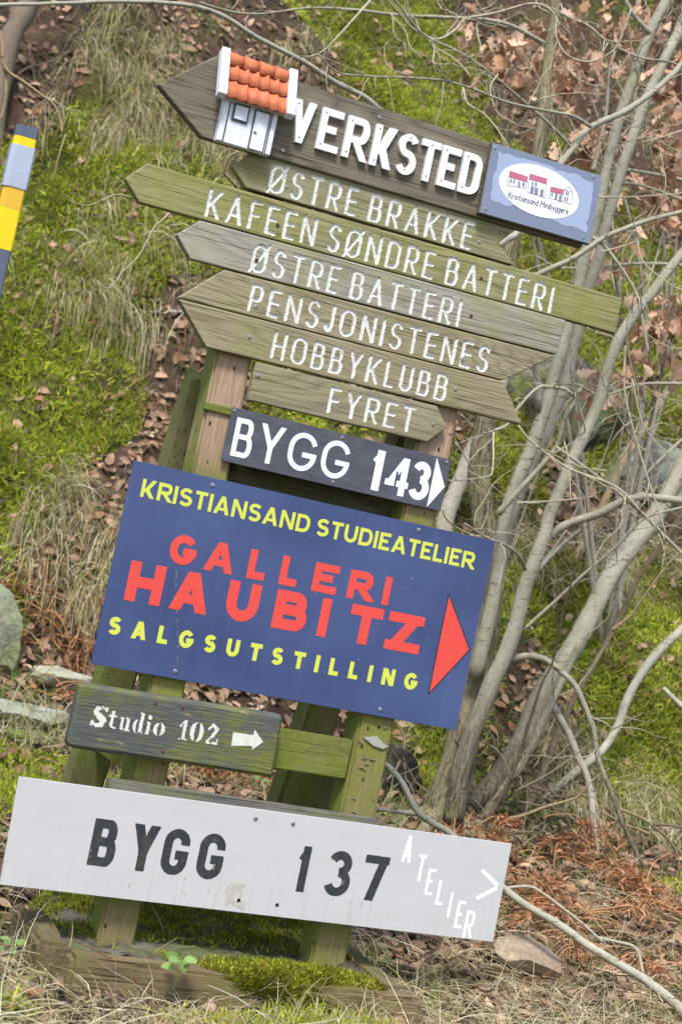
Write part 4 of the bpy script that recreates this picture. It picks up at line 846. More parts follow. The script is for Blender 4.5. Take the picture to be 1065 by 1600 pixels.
TREES = {
 'big': ('multi_stem_tree', 'grey multi-stemmed tree leaning right behind the signs, furrowed at its base', 'tree', B_TREE),
 'back': ('sapling', 'tan sapling rising from the bank between the thicker grey stems', 'tree', B_TAN),
 'back2': ('sapling', 'pale trunk slanting up behind the right post of the signs', 'tree', B_PALE),
 'thin': ('sapling', 'thin brownish sapling with one fork right of the thick leaning stem', 'tree', B_TAN),
 'sap': ('sapling', 'curved grey sapling bending towards the right edge of the photo', 'tree', B_GREY),
 'pole': ('dead_tree', 'short pale dead birch trunk standing on the right among brown bracken', 'dead trunk', B_PALE),
 'dark': ('dead_stick', 'slim dark dead stick leaning upright beside the tree base', 'stick', B_DARK),
 'dead': ('dead_branch', 'forked grey dead branch hanging from the long arching branch at the upper left', 'branch', B_TAN),
 'old': ('old_tree', 'dark tree trunk in the top left corner', 'tree', B_DARK),
 'arch': ('long_branch', 'long smooth grey branch arching over the top of the signs', 'branch', B_GREY),
 'rightb': ('tree_stump_branch', 'short grey stub low at the right edge', 'branch', B_GREY),
 'fallen': ('fallen_branch', 'long fallen branch running behind the lowest sign to the bottom right corner', 'branch', B_GREY),
 'stick': ('fallen_stick', 'crooked grey stick lying in the grass at the bottom right', 'stick', B_GREY),
 'twigl': ('bare_twig', 'bare forked twig sticking out left below the long green arrow board', 'twig', B_TWIG),
 'logl': ('fallen_stick', 'short tan stick lying on the mossy slope above the long arrow board', 'stick', B_TAN),
 'logg': ('fallen_stick', 'grey stick lying level on the slope left of the two-line arrow board', 'stick', B_GREY),
 'leftd': ('dead_stick', 'crooked brown stick standing upright in moss left of the blue sign', 'stick', B_DARK),
 'leftb': ('fallen_stick', 'dark stick lying slanting over the grass left of the blue sign', 'stick', B_DARK),
 'leftc': ('fallen_stick', 'grey stick lying across the green upright stone', 'stick', B_GREY),
 'leftf': ('fallen_stick', 'thin dark stick lying between the grey stones and the Studio board', 'stick', B_DARK),
}
roots = {}; tw = {}
for tr, part, pts in D['trees']:
    nm, lab, cat, bark = TREES[tr]
    if tr not in roots: roots[tr] = thing(nm, lab, cat, pts[0][:3]); tw[tr] = []
    p = np.array(pts)
    if part == 'trunk' and tr in ('big', 'back', 'back2', 'thin', 'sap', 'pole', 'dark', 'leftd', 'old'):
        q = p[0].copy(); q[:3] -= unit(p[1, :3]-p[0, :3])*.15; q[3] *= 1.25; p = np.concatenate([[q], p])
    elif part == 'stem':
        q = p[0].copy()
    w = smooth_path(p, 6); r = p[:, 3].max()
    jit = np.stack([fbm(np.arange(len(w))*.23+k*9, np.full(len(w), 3.7*len(tw[tr])+k), 2, 7) for k in range(3)], 1)
    w[:, :3] += jit*min(.010, r*.35)*np.linspace(0, 1, len(w))[:, None]**.3
    w[:, 3] *= 1+.10*fbm(np.arange(len(w))*.5, np.full(len(w), r*900), 2, 8)
    V, F = tube(w, 16 if r > .025 else 9, .22 if (tr == 'big' and part == 'trunk') else .08, int(r*1e5) % 97)
    b = B_OLD if (tr == 'big' and part == 'trunk') else bark
    if part == 'branch' and r < .006 and tr == 'big': b = B_TWIG
    obj(part, V, F, b, roots[tr], True)
    if tr == 'big':
        if part == 'branch': tw[tr] += twig_paths(w[len(w)//6:], 10, .08, .42, .0028)
        else: tw[tr] += twig_paths(w[len(w)//2:], 9.0, .15, .6, .0034)
    if tr in ('thin', 'sap', 'back', 'dead', 'fallen', 'arch'): tw[tr] += twig_paths(w[len(w)//3:], 2.6 if tr != 'arch' else .9, .06, .28, .0022)
    if tr == 'twigl': tw[tr] += twig_paths(w, 5, .03, .08, .001, 1)
for tr, L in tw.items():
    for k, grp in enumerate(L[:100]):
        mb = MB()
        for p in grp: mb.add(*tube(p, 5))
        mb.build('twig', B_TWIG, roots[tr], True)
    if len(L) > 100:
        mb = MB()
        for grp in L[100:]:
            for p in grp: mb.add(*tube(p, 5))
        tag(mb.build('twigs', B_TWIG, roots[tr], True), kind='stuff')
# exposed roots at the foot of the big tree
bt = np.array(D['trees'][0][2][0])
for a in (-2.6, -1.9, -1.1, -.2, .6, 3.0):
    p = []
    for k in range(6):
        s = k/5*random.uniform(.35, .6); x = bt[0]+math.cos(a+.12*k)*(.03+s); y = bt[1]+math.sin(a+.12*k)*(.03+s); p.append((x, y, tz(x, y)+.05*(1-k/5)**2-.012*k/5, .035*(1-k/5)+.005))
    V, F = tube(smooth_path(np.array(p), 4), 9, .2, int(a*10)); obj('root', V, F, B_OLD, roots['big'], True)

# tangle of dead branches at the foot of the tree
def tangle(name, label, n, cx, cy, rad, up, r0, bark, lmin=.25, lmax=.8):
    t = thing(name, label, 'brushwood', (cx, cy, tz(cx, cy)))
    mb = MB()
    for _ in range(n):
        x = cx+random.gauss(0, rad); y = cy+random.gauss(0, rad*.6); p = np.array([x, y, tz(x, y)+random.uniform(.01, up)])
        d = unit(np.array([random.gauss(0, 1), random.gauss(0, .6), random.gauss(0.1, .42)])); L = random.uniform(lmin, lmax); pts = []; k = 9; r = r0*random.uniform(.4, 1.3)
        for q in range(k):
            z0 = tz(p[0], p[1])+.006
            if p[2] < z0: p[2] = z0; d[2] = abs(d[2])*.5
            pts.append((*p, r*(1-.65*q/k))); p = p+d*L/k; d = unit(d+rng.normal(size=3)*.2)
        mb.add(*tube(smooth_path(np.array(pts), 3), 6, .1))
        if random.random() < .6:
            for g_ in twig_paths(np.array(pts), 4, .06, .2, r*.5, 1):
                for tp in g_: mb.add(*tube(tp, 5))
    mb.build('branches', bark, t, True); return t
tangle('brushwood', 'tangle of dead grey branches lying at the foot of the tree', 26, bt[0]+.42, bt[1]+.15, .3, .22, .007, B_DARK)
tangle('brushwood', 'thin grey brushwood spread below the curved sapling on the right', 16, bt[0]+1.0, bt[1]+.1, .35, .25, .006, B_TAN)
tangle('brushwood', 'dark dead twigs behind the Studio board and the right post', 12, bt[0]-.5, bt[1]+.2, .3, .15, .006, B_DARK)
# thicket of bare saplings on the slope at the upper right
def thicket(label, n, x0, x1, y0, y1, seed):
    random.seed(seed); t = thing('bare_shrub', label, 'shrub', ((x0+x1)/2, (y0+y1)/2, tz((x0+x1)/2, (y0+y1)/2))); mb = MB(); tb = MB()
    for i in range(n):
        x = random.uniform(x0, x1); y = random.uniform(y0, y1); p = np.array([x, y, tz(x, y)-.05]); d = unit(np.array([random.gauss(.25, .3), random.gauss(-.15, .2), 1.0])); L = random.uniform(.9, 2.1); k = 10; r = random.uniform(.006, .013); pts = []
        for q in range(k+1):
            pts.append((*p, r*(1-.75*q/k))); p = p+d*L/k; d = unit(d+rng.normal(size=3)*.09)
        w = smooth_path(np.array(pts), 3); mb.add(*tube(w, 7, .08))
        for g_ in twig_paths(w[6:], 5.5, .12, .5, .003):
            for tp in g_: tb.add(*tube(tp, 4))
    mb.build('stems', B_PALE, t, True); tb.build('twigs', B_TWIG, t, True); random.seed(seed+1); return t
thicket('bare twiggy shrub with pale stems on the slope behind the top plaque', 5, 2.1, 3.0, 2.7, 3.3, 11)

# ------------------------------------------------------------------ oak sapling holding its brown leaves
def oak_leaves(P, Dr, S, col):
    n = len(P); half = [(0, .02), (.12, .10), (.2, .06), (.32, .22), (.42, .13), (.55, .28), (.66, .17), (.8, .24), (.92, .12), (1, .0)]
    k = len(half); a = unit(Dr); b = unit(np.cross(a, rng.normal(size=(n, 3)))); N = np.cross(a, b); fold = rng.uniform(.1, .9, n); cu = rng.uniform(-.6, .6, n)
    V = np.zeros((n, k, 3, 3))
    for i, (u, w) in enumerate(half):
        for j, sg in enumerate((-1, 0, 1)):
            h = fold*abs(sg)*w+cu*u*u*.6+rng.normal(size=n)*.03
            V[:, i, j] = P+S[:, None]*(a*u+b*(sg*w*1.1)+N*h[:, None])
    base = (np.arange(n)*k*3)[:, None]; F = []
    for i in range(k-1):
        for j in range(2): F.append(base+np.array([i*3+j, i*3+j+1, i*3+3+j+1, i*3+3+j]))
    return V.reshape(-1, 3), np.stack(F, 1).reshape(-1, 4), np.repeat(col, k*3, axis=0)
OAKC = ['#e0b696', '#dcb698', '#b88a68', '#d2aa8c', '#a87c5c', '#e2c2a8', '#c09070']
oak = thing('oak_sapling', 'small oak holding clusters of dry brown leaves at the upper right', 'tree', (2.75, 3.0, tz(2.75, 3.0)))
mb = MB(); root = np.array([2.75, 3.0, tz(2.75, 3.0)-.05]); Ps = []; Ds = []
oc = np.array([c for c, _ in D['oak']]); limbs = []
for k in range(7):
    tgt = oc[(k*6+2) % len(oc)]; mid = root+(tgt-root)*np.array([.35, .5, .55])+rng.normal(size=3)*.12
    w = smooth_path(np.array([(*root, .014), (*mid, .009), (*(tgt+rng.normal(size=3)*.05), .004)]), 10); limbs.append(w); mb.add(*tube(w, 8, .08))
LP = np.concatenate(limbs)
for (c, n_) in D['oak']:
    c = np.array(c); dd = np.linalg.norm(LP[:, :3]-c-np.array([0, 0, -.25]), axis=1); q = LP[np.argmin(dd)]
    mid = q[:3]*.5+c*.5+rng.normal(size=3)*.05
    mb.add(*tube(smooth_path(np.array([(*q[:3], .006), (*mid, .004), (*(c+rng.normal(size=3)*.03), .0018)]), 5), 6, .08))
    nn = int(n_*1.5); Ps.append(c+rng.normal(size=(nn, 3))*np.array([.055, .08, .045])); Ds.append(rng.normal(size=(nn, 3))*.65+np.array([0, -.15, -.75]))
mb.build('branches', B_PALE, oak, True)
P = np.concatenate(Ps); Dr = np.concatenate(Ds); V, F, Cc = oak_leaves(P, Dr, rng.uniform(.055, .11, len(P)), palette(len(P), OAKC, .22)); obj('leaves', V, F, M_LEAF, oak, True, Cc)

# ------------------------------------------------------------------ dead bracken clumps
def bracken(c, label, fr, L0, col, droop=2.2):
    t = thing('dead_bracken', label, 'bracken', c, 'clumps of dead brown bracken'); parts = []
    st = MB()
    for i_ in range(fr*3):
        p = np.array(c)+rng.normal(size=3)*(np.array([.06, .05, 0]) if i_ < fr else np.array([.09, .07, 0])); p[2] = tz(p[0], p[1])+random.uniform(.0, .08); d = unit(np.array([random.gauss(0, .9), random.gauss(-.15, .6), random.uniform(.0, .6)])); L = L0*random.uniform(.6, 1.2); k = 12; pts = []
        for q in range(k):
            z0 = tz(p[0], p[1])+.012
            if p[2] < z0: p[2] = z0; d[2] = max(d[2], .02)
            pts.append((*p, .0030*(1-.6*q/k))); p = p+d*L/k; d = unit(d+np.array([0, 0, -droop/k])+rng.normal(size=3)*.12)
        w = np.array(pts); st.add(*tube(w, 4))
        if i_ >= fr: continue
        T = unit(np.gradient(w[:, :3], axis=0)); m_ = 16
        for s in np.linspace(.15, 1, 22):
            q = min(int(s*(k-1)), k-2); pp = w[q, :3]+(w[q+1, :3]-w[q, :3])*(s*(k-1)-q); sd = unit(np.cross(T[q], [0, 0, 1.0])+rng.normal(size=3)*.5); l = L*.26*(1.15-s)+.015
            for sg in (-1, 1):
                b = 4; PP = pp+sd*sg*l*np.linspace(.1, 1, b)[:, None]+np.array([0, 0, -1.0])*(l*.5*np.linspace(0, 1, b)**2)[:, None]
                parts.append(strips(PP, np.repeat((T[q]*.8+sd*sg*.6)[None], b, 0)+rng.normal(size=(b, 3))*.6, np.full(b, l*.5+.006), rng.uniform(.004, .009, b), 2, np.full(b, .9), palette(b, col, .3), .2))
    st.build('stalks', B_FERN, t, True); V, F, Cc = merge(parts); obj('fronds', V, F, M_LEAF, t, False, Cc)
B_FERN = mat_bark('bracken_stalk', '#c08a5e', '#8a5c3c', 0, 8)
RUST = ['#b0704c', '#c4845c', '#8e5838', '#d49c72', '#74462e', '#b8784e', '#d4ac88', '#5e3a28']; DKR = ['#7a4a32', '#8c5a3c', '#5e3a28', '#9c6c4a', '#6c4430']
BL = ['dark brown bracken hanging beside the upright green stone', 'brown bracken draped over the top of the upright green stone', 'rusty bracken sprays on the pale stone left of the Studio board', 'rusty bracken just left of the Studio board, lower of the pair',
 'big tangled rusty bracken right of the lowest sign', 'rusty bracken heap under the curved sapling', 'rusty bracken at the lower right edge', 'rusty bracken beside the foot of the pale dead trunk', 'brown bracken beside the right end of the lowest sign', 'bracken behind the right end of the lowest sign', 'brown bracken lying by the fallen branch in the corner', 'rusty bracken at the foot of the big tree', 'brown bracken above the flat stone on the right',
 'reddish bracken seen below the Studio board beside the left post', 'reddish bracken seen between the two posts under the Studio board', 'reddish bracken behind the left post', 'reddish bracken behind the rail between the posts']
for i, c in enumerate(D['brack']):
    bracken(c, BL[i], [7, 5, 3, 3, 6, 6, 6, 2, 4, 2, 3, 2, 3, 5, 5, 5, 5][i], [.3, .25, .22, .2, .42, .4, .4, .35, .35, .3, .3, .3, .3, .3, .3, .28, .28][i], DKR if i < 2 else RUST, 2.6 if i < 2 else 1.8)

# ------------------------------------------------------------------ rocks
def rock(label, c, size, m, seed, rot=0.0, name='rock', sink=.25, cut=.0):
    bm = bmesh.new(); bmesh.ops.create_icosphere(bm, subdivisions=5, radius=1); R = np.random.default_rng(seed)
    pl = [(unit(R.normal(size=3)), R.uniform(.55, .85)) for _ in range(16)]
    for v in bm.verts:
        p = np.array(v.co); 
        for nrm, d in pl:
            e = p@nrm-d
            if e > 0: p = p-nrm*e*.92
        v.co = p*np.array(size)
    A_ = np.array([v.co for v in bm.verts])/max(size); k_ = 1+.16*fbm(A_[:, 0]*3+seed, A_[:, 1]*3+A_[:, 2]*2.3, 5, seed)+.10*fbm(A_[:, 2]*5+seed, A_[:, 0]*4-A_[:, 1]*3, 5, seed+3)
    for v, kk in zip(bm.verts, k_): v.co = v.co*float(kk)
    bmesh.ops.rotate(bm, verts=bm.verts, cent=(0, 0, 0), matrix=Matrix.Rotation(rot, 3, 'Y')); bmesh.ops.rotate(bm, verts=bm.verts, cent=(0, 0, 0), matrix=Matrix.Rotation(R.uniform(-.5, .5), 3, 'Z'))
    V, F = bm_arrays(bm); V = np.array(V)+np.array(c)+np.array([0, 0, size[2]*(1-sink*2)])
    o = obj(name, V, F, m, None, True); return tag(o, label, 'rock')
RK = D['rocks']
rock('upright stone green with lichen at the left edge', (RK['stone_l'][0]-.08, RK['stone_l'][1], RK['stone_l'][2]-.05), (.15, .12, .27), mat_rock('green_lichen_rock', '#8c8b78', '#a5a48e', '#98a37e', .45, 1), 3)
rock('pale flat slab of stone left of the Studio board', RK['slab'], (.17, .12, .06), mat_rock('pale_rock', '#a8a494', '#c4c0ae', '#b4b594', .25, 2), 5, -.1)
rock('grey rounded stone at the left edge, below the pale slab', RK['grey'], (.16, .12, .07), mat_rock('grey_rock', '#94928a', '#b0aea2', '#a0a58a', .3, 3), 8)
rock('small mossy stone at the left edge, lowest of the four', RK['flat'], (.12, .08, .04), mat_rock('mossy_rock', '#7d8068', '#98997c', '#7a8a4c', .6, 4), 9)
rock('flat brownish stone in the grass under the right end of the lowest sign', (RK['right'][0], RK['right'][1]-.03, RK['right'][2]+.02), (.125, .09, .065), mat_rock('brown_rock', '#a3907a', '#c4b096', '#b8a88e', .05, 5), 14, .12)
rock('black mossy boulder beside the foot of the tree', (RK['black'][0]-.05, RK['black'][1]+.15, RK['black'][2]), (.2, .16, .15), mat_rock('black_rock', '#35322e', '#4d4a44', '#3c3a34', .45, 6), 17)
rock('pale grey lichened outcrop in the bank at the right edge', (RK['outc'][0]+.05, RK['outc'][1]+.15, RK['outc'][2]-.03), (.42, .3, .28), mat_rock('outcrop_rock', '#55534d', '#75726a', '#98a08e', .7, 7), 21)
rock('dark mossy outcrop in the bank behind the thick leaning stem', (RK['outc2'][0], RK['outc2'][1]+.2, RK['outc2'][2]), (.5, .3, .36), mat_rock('dark_outcrop', '#3e3a36', '#5d5650', '#77786a', .5, 8), 25)

# ------------------------------------------------------------------ timber stand
stand = thing('sign_stand', 'mossy timber A-frame with two posts carrying all the signs', 'sign stand', (-.05, .05, .08))
def mat_post(name, seed, amt):
    m = Mat(name, .85, .2); vec = m.map((75, 75, 2.4), (seed, 0, 0)); fine = m.noise(vec, 3.2, 5, .65); big = m.noise(m.map((5, 5, 1.2), (seed, 0, 0)), 1.8, 5, .65)
    c = m.ramp(fine, [(.25, lin('#5e5138')), (.55, lin('#857553')), (.8, lin('#a08d68'))])
    sp = m.n('ShaderNodeSeparateXYZ'); m.ln(m.tc.outputs['Object'], sp.inputs[0])
    # bleached where other boards used to cover the wood (object origin is 8 cm above ground)
    up = m.g(m.math('DIVIDE', sp.outputs[2], 2.0), .62, .66); c = m.mix(m.math('MULTIPLY', up, .85), c, m.ramp(fine, [(.25, lin('#7d6350')), (.55, lin('#b0957c')), (.85, lin('#c8ae95'))]))
    ga = m.noise(m.map((1, 1, .6), (seed*2, 1, 0)), 7, 6, .68); thr = m.math('ADD', ga, m.math('MULTIPLY', up, -.28))
    gc_ = m.mix(m.noise(m.map((1, 1, 1)), 70, 3, .7), lin('#525c22'), lin('#8e9440'))
    c = m.mix(m.math('MULTIPLY', m.g(thr, .52-.16*amt, .70-.16*amt), .9), c, gc_)
    # side faces keep the algae
    nn = m.n('ShaderNodeNewGeometry'); s2 = m.n('ShaderNodeSeparateXYZ'); m.ln(nn.outputs['Normal'], s2.inputs[0])
    sd = m.math('MULTIPLY', m.g(m.math('ABSOLUTE', s2.outputs[0]), .6, .8), m.g(ga, .25, .45)); c = m.mix(m.math('MULTIPLY', sd, .8), c, m.mix(ga, lin('#525f22'), lin('#8f9a44')))
    hol = m.n('ShaderNodeTexVoronoi'); m.ln(m.map((38, 38, 16), (seed, 0, 0)), hol.inputs[0]); hol.inputs['Scale'].default_value = 1
    c = m.mix(m.math('SUBTRACT', 1.0, m.g(hol.outputs['Distance'], .10, .14)), c, lin('#2a221a'))
    m.bump(m.math('ADD', fine, m.math('MULTIPLY', ga, .6)), .6, .003); return m.out(c)
W_POST = mat_post('post_wood', 3, .75)
W_MOSSY = mat_wood('mossy_timber', '#857c5c', '#4f4731', '#6f7a2a', .9, 4, 'X', False)
W_MOSSZ = mat_wood('mossy_brace', '#8a8060', '#5a5340', '#74823a', .8, 5, 'Z', False)
W_GREY = mat_wood('grey_timber', '#77746a', '#4a4a48', '#7c8a38', .35, 6, 'X', False)
W_SLEEP = mat_wood('base_timber', '#8a7658', '#4a3d2c', '#6d7434', .35, 7, 'X', True)
W_SLEEPY = mat_wood('base_timber_side', '#7c6c54', '#453a2c', '#6d7434', .4, 9, 'Y', False)
obj('post', *beam((-.372, .053, .06), (-.385, .053, 2.30), .098, .098, .007, (0, -1, 0), .0015, 1), W_POST, stand)
obj('post', *beam((.232, .053, .06), (.233, .053, 2.24), .104, .098, .007, (0, -1, 0), .0015, 2), W_POST, stand)
obj('brace', *beam((-.400, .145, 1.58), (-.408, .60, .08), .098, .098, .007, (0, -1, 0), .0015, 3), W_MOSSZ, stand)
obj('brace', *beam((.225, .150, 1.58), (.225, .61, .08), .10, .098, .007, (0, -1, 0), .0015, 4), W_MOSSZ, stand)
obj('rail', *beam((-.318, .03, .645), (.175, .03, .645), .108, .045, .004, (0, -1, 0)), W_MOSSY, stand)
obj('rail', *beam((-.49, -.022, .46), (.28, -.022, .455), .095, .044, .004, (0, -1, 0)), W_GREY, stand)
obj('rail', *beam((-.332, .09, 1.345), (.178, .09, 1.345), .2, .028, .003, (0, -1, 0)), mat_wood('dark_rail', '#5f5a44', '#3a3729', '#5c6224', .5, 12), stand)
obj('batten', *box(-.436, -.336, -.004, .01, 1.484, 1.506, .002), W_MOSSY, stand)
obj('side_tie', *beam((-.40, .105, .555), (-.40, .44, .555), .03, .09, .004, (0, 0, 1)), W_MOSSY, stand)
obj('side_tie', *beam((.20, .105, .53), (.20, .46, .53), .028, .20, .004, (0, 0, 1)), W_MOSSY, stand)
obj('base_beam', *beam((-.555, -.215, .045), (.395, -.235, .03), .125, .085, .012, (0, -1, 0), .006, 5), W_SLEEP, stand)
obj('base_beam', *beam((-.575, -.165, .05), (-.575, .16, .055), .085, .12, .012, (0, 0, 1), .006, 6), W_SLEEPY, stand)
obj('base_beam', *beam((.36, -.17, .035), (.36, .30, .045), .08, .11, .012, (0, 0, 1), .006, 7), W_SLEEPY, stand)
# staples and old nails left in the right post
M_STAPLE = mat_paint('dull_staple', '#8a867c', .5, .4, '#4a3c30', 5, 200)
st0 = None
for q in range(22):
    x = .232+random.uniform(-.042, .042); z = random.uniform(.5, .78) if random.random() < .8 else random.uniform(1.35, 1.6); a = random.gauss(0, .3)
    if st0 is None: st0 = obj('staple', *beam((-.05-.0065, .05, .08), (-.05+.0065, .05, .08), .0022, .004, .0004), M_STAPLE, stand); so = st0
    else: so = st0.copy(); COL.objects.link(so); so.parent = stand
    so.location = (x+.05, .002-.05, z-.08); so.rotation_euler = (0, a, 0)
mb = MB()
for P_ in ([(.20, .712), (.238, .722), (.262, .705), (.278, .700), (.262, .690), (.232, .695)],): mb.add(*prism(P_, -.0015-.001*len(mb.v), .003, 0))
mb.build('torn_paper', mat_paint('paper_scrap', '#a2a29a', .8, .7, '#6f6f5c', 9, 60), stand)
# soil and moss filling the base frame
fx = np.linspace(-.53, .32, 70); fy = np.linspace(-.185, .62, 70); FX, FY = np.meshgrid(fx, fy, indexing='ij')
FZ = .088+.022*fbm(FX*6, FY*6, 4, 3)+.01*fbm(FX*25, FY*25, 2, 4)-.07*sm(FY, .42, .62)-.06*sm(-FX, .44, .53)*sm(FY, .1, .25)
ii = np.arange(4900).reshape(70, 70); FF = np.stack([ii[:-1, :-1], ii[1:, :-1], ii[1:, 1:], ii[:-1, 1:]], -1).reshape(-1, 4)
tag(obj('soil', np.stack([FX, FY, FZ], -1).reshape(-1, 3), FF, mat_rock('base_soil', '#4c463a', '#6a6454', '#7a7668', .35, 12), None, True), kind='structure')
def moss_pad(name, label, n, fn, hmin, hmax, cols):
    x, y, z, up = fn(n); m = rng.normal(size=(len(x), 3))*.7+np.array([0, 0, 1.0])+up
    V, F, Cc = strips(np.stack([x, y, z], -1), m, rng.uniform(hmin, hmax, len(x)), rng.uniform(.0025, .005, len(x)), 1, np.zeros(len(x)), palette(len(x), cols, .35)*(.6+.8*vnoise(x*30, y*30, 8))[:, None], .3)
    tag(obj(name, V, F, M_MOSS, None, False, Cc), label, 'moss', kind='stuff')
def f1(n):
    x = rng.uniform(-.53, .32, n); y = rng.uniform(-.18, .62, n); k = (fbm(x*5, y*5, 3, 14)+.9*sm(y, -.05, .1)-.35) > rng.random(n)*.5
    k &= ~((x < -.30) & (y < .02) & (y > -.2) & (rng.random(n) < .9))
    x, y = x[k], y[k]; z = .088+.022*fbm(x*6, y*6, 4, 3)+.01*fbm(x*25, y*25, 2, 4)-.07*sm(y, .42, .62)-.06*sm(-x, .44, .53)*sm(y, .1, .25)+rng.random(len(x))*.012; return x, y, z, np.zeros((len(x), 3))
moss_pad('moss_mat', 'dark green moss covering the soil inside the wooden base', 40000, f1, .006, .015, ['#7a8824', '#92a02c', '#66701e', '#9c9c38', '#5c5a28'])
def f2(n):
    t = rng.normal(size=n)*.33; x = .05+t*.42; k = np.abs(t) < .62; x = x[k]; m = len(x); a = rng.uniform(-.2, 1.0, m)
    prof = np.sqrt(np.clip(1-((x-.05)/.27)**2, 0, 1)); th = rng.uniform(-.35, 1.0, m)*math.pi*.62
    drop = .085*prof*(.35+.65*sm(x, -.1, .12)); y = -.212-np.sin(np.clip(th, 0, 9))*.062*prof+np.clip(-th, 0, 1)*.12; z = .098+.028*prof*np.cos(th*.6)-drop*np.clip(th/(math.pi*.62), 0, 1)**1.2*1.15-.012
    up = np.stack([np.zeros(m), -np.clip(th, 0, 2), np.zeros(m)], -1); return x, y, z+rng.normal(size=m)*.004, up
moss_pad('moss_cushion', 'bright green moss cushion spilling over the front base timber', 26000, f2, .006, .013, ['#92a424', '#aab82e', '#74841e', '#6a5624', '#7c5c30', '#a0a232'])

# ------------------------------------------------------------------ arrow boards
GROUPA = 'wooden arrow boards with routed white lettering'
def arrow(key, label, P, yf, texts, wood, th=.024, sw=.0108):
    cx = sum(p[0] for p in P)/len(P); zb = min(p[1] for p in P)
    t = thing('arrow_board', label, 'sign board', (cx, yf+th, zb), GROUPA)
    def ft(f):
        for s, x0, x1, z, h in texts: f.text(s, x0, x1, z, h, sw, True, sp=.24, gap=.3)
    carved_board(t, P, yf, th, ft, wood, M_ROUTE)
    screws(key, t, yf-.0005, .95, SCREW_R if key in ('kaf', 'oba') else None); return t
Wd = lambda n, l, d, a, am, s, g=1.0: mat_wood(n, l, d, a, am, s, 'X', True, g)
arrow('obr', 'greenish arrow board reading ØSTRE BRAKKE, directly under the VERKSTED board', [(-.502, 2.112), (-.452, 2.164), (.332, 2.166), (.287, 2.114), (.352, 2.068), (-.452, 2.068)], -.024, [('ØSTRE BRAKKE', -.397, .207, 2.075, .077)], Wd('wood_green_tan', '#a09a7c', '#6b6450', '#85873f', .55, 21))
arrow('kaf', 'longest green arrow board reading KAFEEN SØNDRE BATTERI', [(-.768, 2.006), (-.72, 2.0595), (.706, 2.0655), (.706, 1.9625), (-.72, 1.957)], -.022, [('KAFEEN SØNDRE BATTERI', -.548, .488, 1.968, .078)], Wd('wood_algae', '#a39c76', '#6c6648', '#86883f', .62, 22, 1.3))
arrow('oba', 'grey arrow board reading ØSTRE BATTERI', [(-.608, 1.903), (-.556, 1.955), (.54, 1.9605), (.534, 1.8595), (-.560, 1.8515)], -.024, [('ØSTRE BATTERI', -.401, .218, 1.862, .077)], Wd('wood_silver', '#ada696', '#7c766a', '#8e9044', .4, 23))
pen = thing('arrow_board', 'two-plank arrow board reading PENSJONISTENES HOBBYKLUBB, notched at its right end', 'sign board', (-.05, 0, 1.643), GROUPA)
carved_board(pen, [(-.57, 1.7475), (-.465, 1.8490), (.533, 1.8565), (.387, 1.7515)], -.022, .024, lambda f: f.text('PENSJONISTENES', -.384, .332, 1.759, .076, .0108, True, sp=.24), Wd('wood_tan_grain', '#a3977a', '#6e634c', '#84863c', .3, 24, 1.7), M_ROUTE, 'plank')
carved_board(pen, [(-.57, 1.7455), (.387, 1.7495), (.472, 1.6435), (-.470, 1.6415)], -.024, .024, lambda f: f.text('HOBBYKLUBB', -.297, .224, 1.655, .075, .0108, True, sp=.24), Wd('wood_tan_grey', '#a4987a', '#746850', '#84863c', .32, 25, 1.5), M_ROUTE, 'plank')
screws('pen', pen, -.0225); screws('hob', pen, -.0245)
arrow('fyr', 'short arrow board reading FYRET, pointing right below the other arrow boards', [(-.330, 1.6365), (.206, 1.6385), (.249, 1.587), (.198, 1.5355), (-.329, 1.5335)], -.022, [('FYRET', -.110, .148, 1.550, .073)], Wd('wood_grey_tan', '#a0967c', '#6f6650', '#80823e', .35, 26, 1.2))

# VERKSTED board with separate screwed-on letters
ver = thing('workshop_board', 'dark brown arrow board with raised white letters VERKSTED, topmost of the stack', 'sign board', (-.2, 0, 2.16))
VP = [(-.738, 2.257), (-.603, 2.374), (.525, 2.372), (.540, 2.168), (-.598, 2.160)]
V, F = prism(VP, -.034, -.004, .003); obj('board', V, F, mat_wood('wood_dark', '#817867', '#4b4336', '#66623a', .22, 31, 'X', True, 1.2), ver)
xs = [-.376]; segs = dict(V=(-.377, -.316), E=(-.297, -.236), R=(-.222, -.156), K=(-.141, -.079), S=(-.069, -.010), T=(-.002, .054), E2=(.060, .116), D=(.125, .184))
for k, (a, b) in segs.items():
    f = Field(a-.01, b+.012, 2.205, 2.345, .0013); f.text(k[0], a, b, 2.216, .111, .0182, False, track=None)
    relief('letter', f, -.046, -.0335, M_WHITE, ver)
    for zz in (2.23, 2.315): 
        xx = {'V': a+.03 if zz < 2.25 else a+.011, 'S': (a+b)/2, 'T': (a+b)/2, 'D': a+.011}.get(k[0], a+.0105); obj('nail', *box(xx-.0018, xx+.0018, -.0466, -.0455, zz-.0018, zz+.0018), M_DARK, ver)
screws('verk', ver, -.0345, .9)

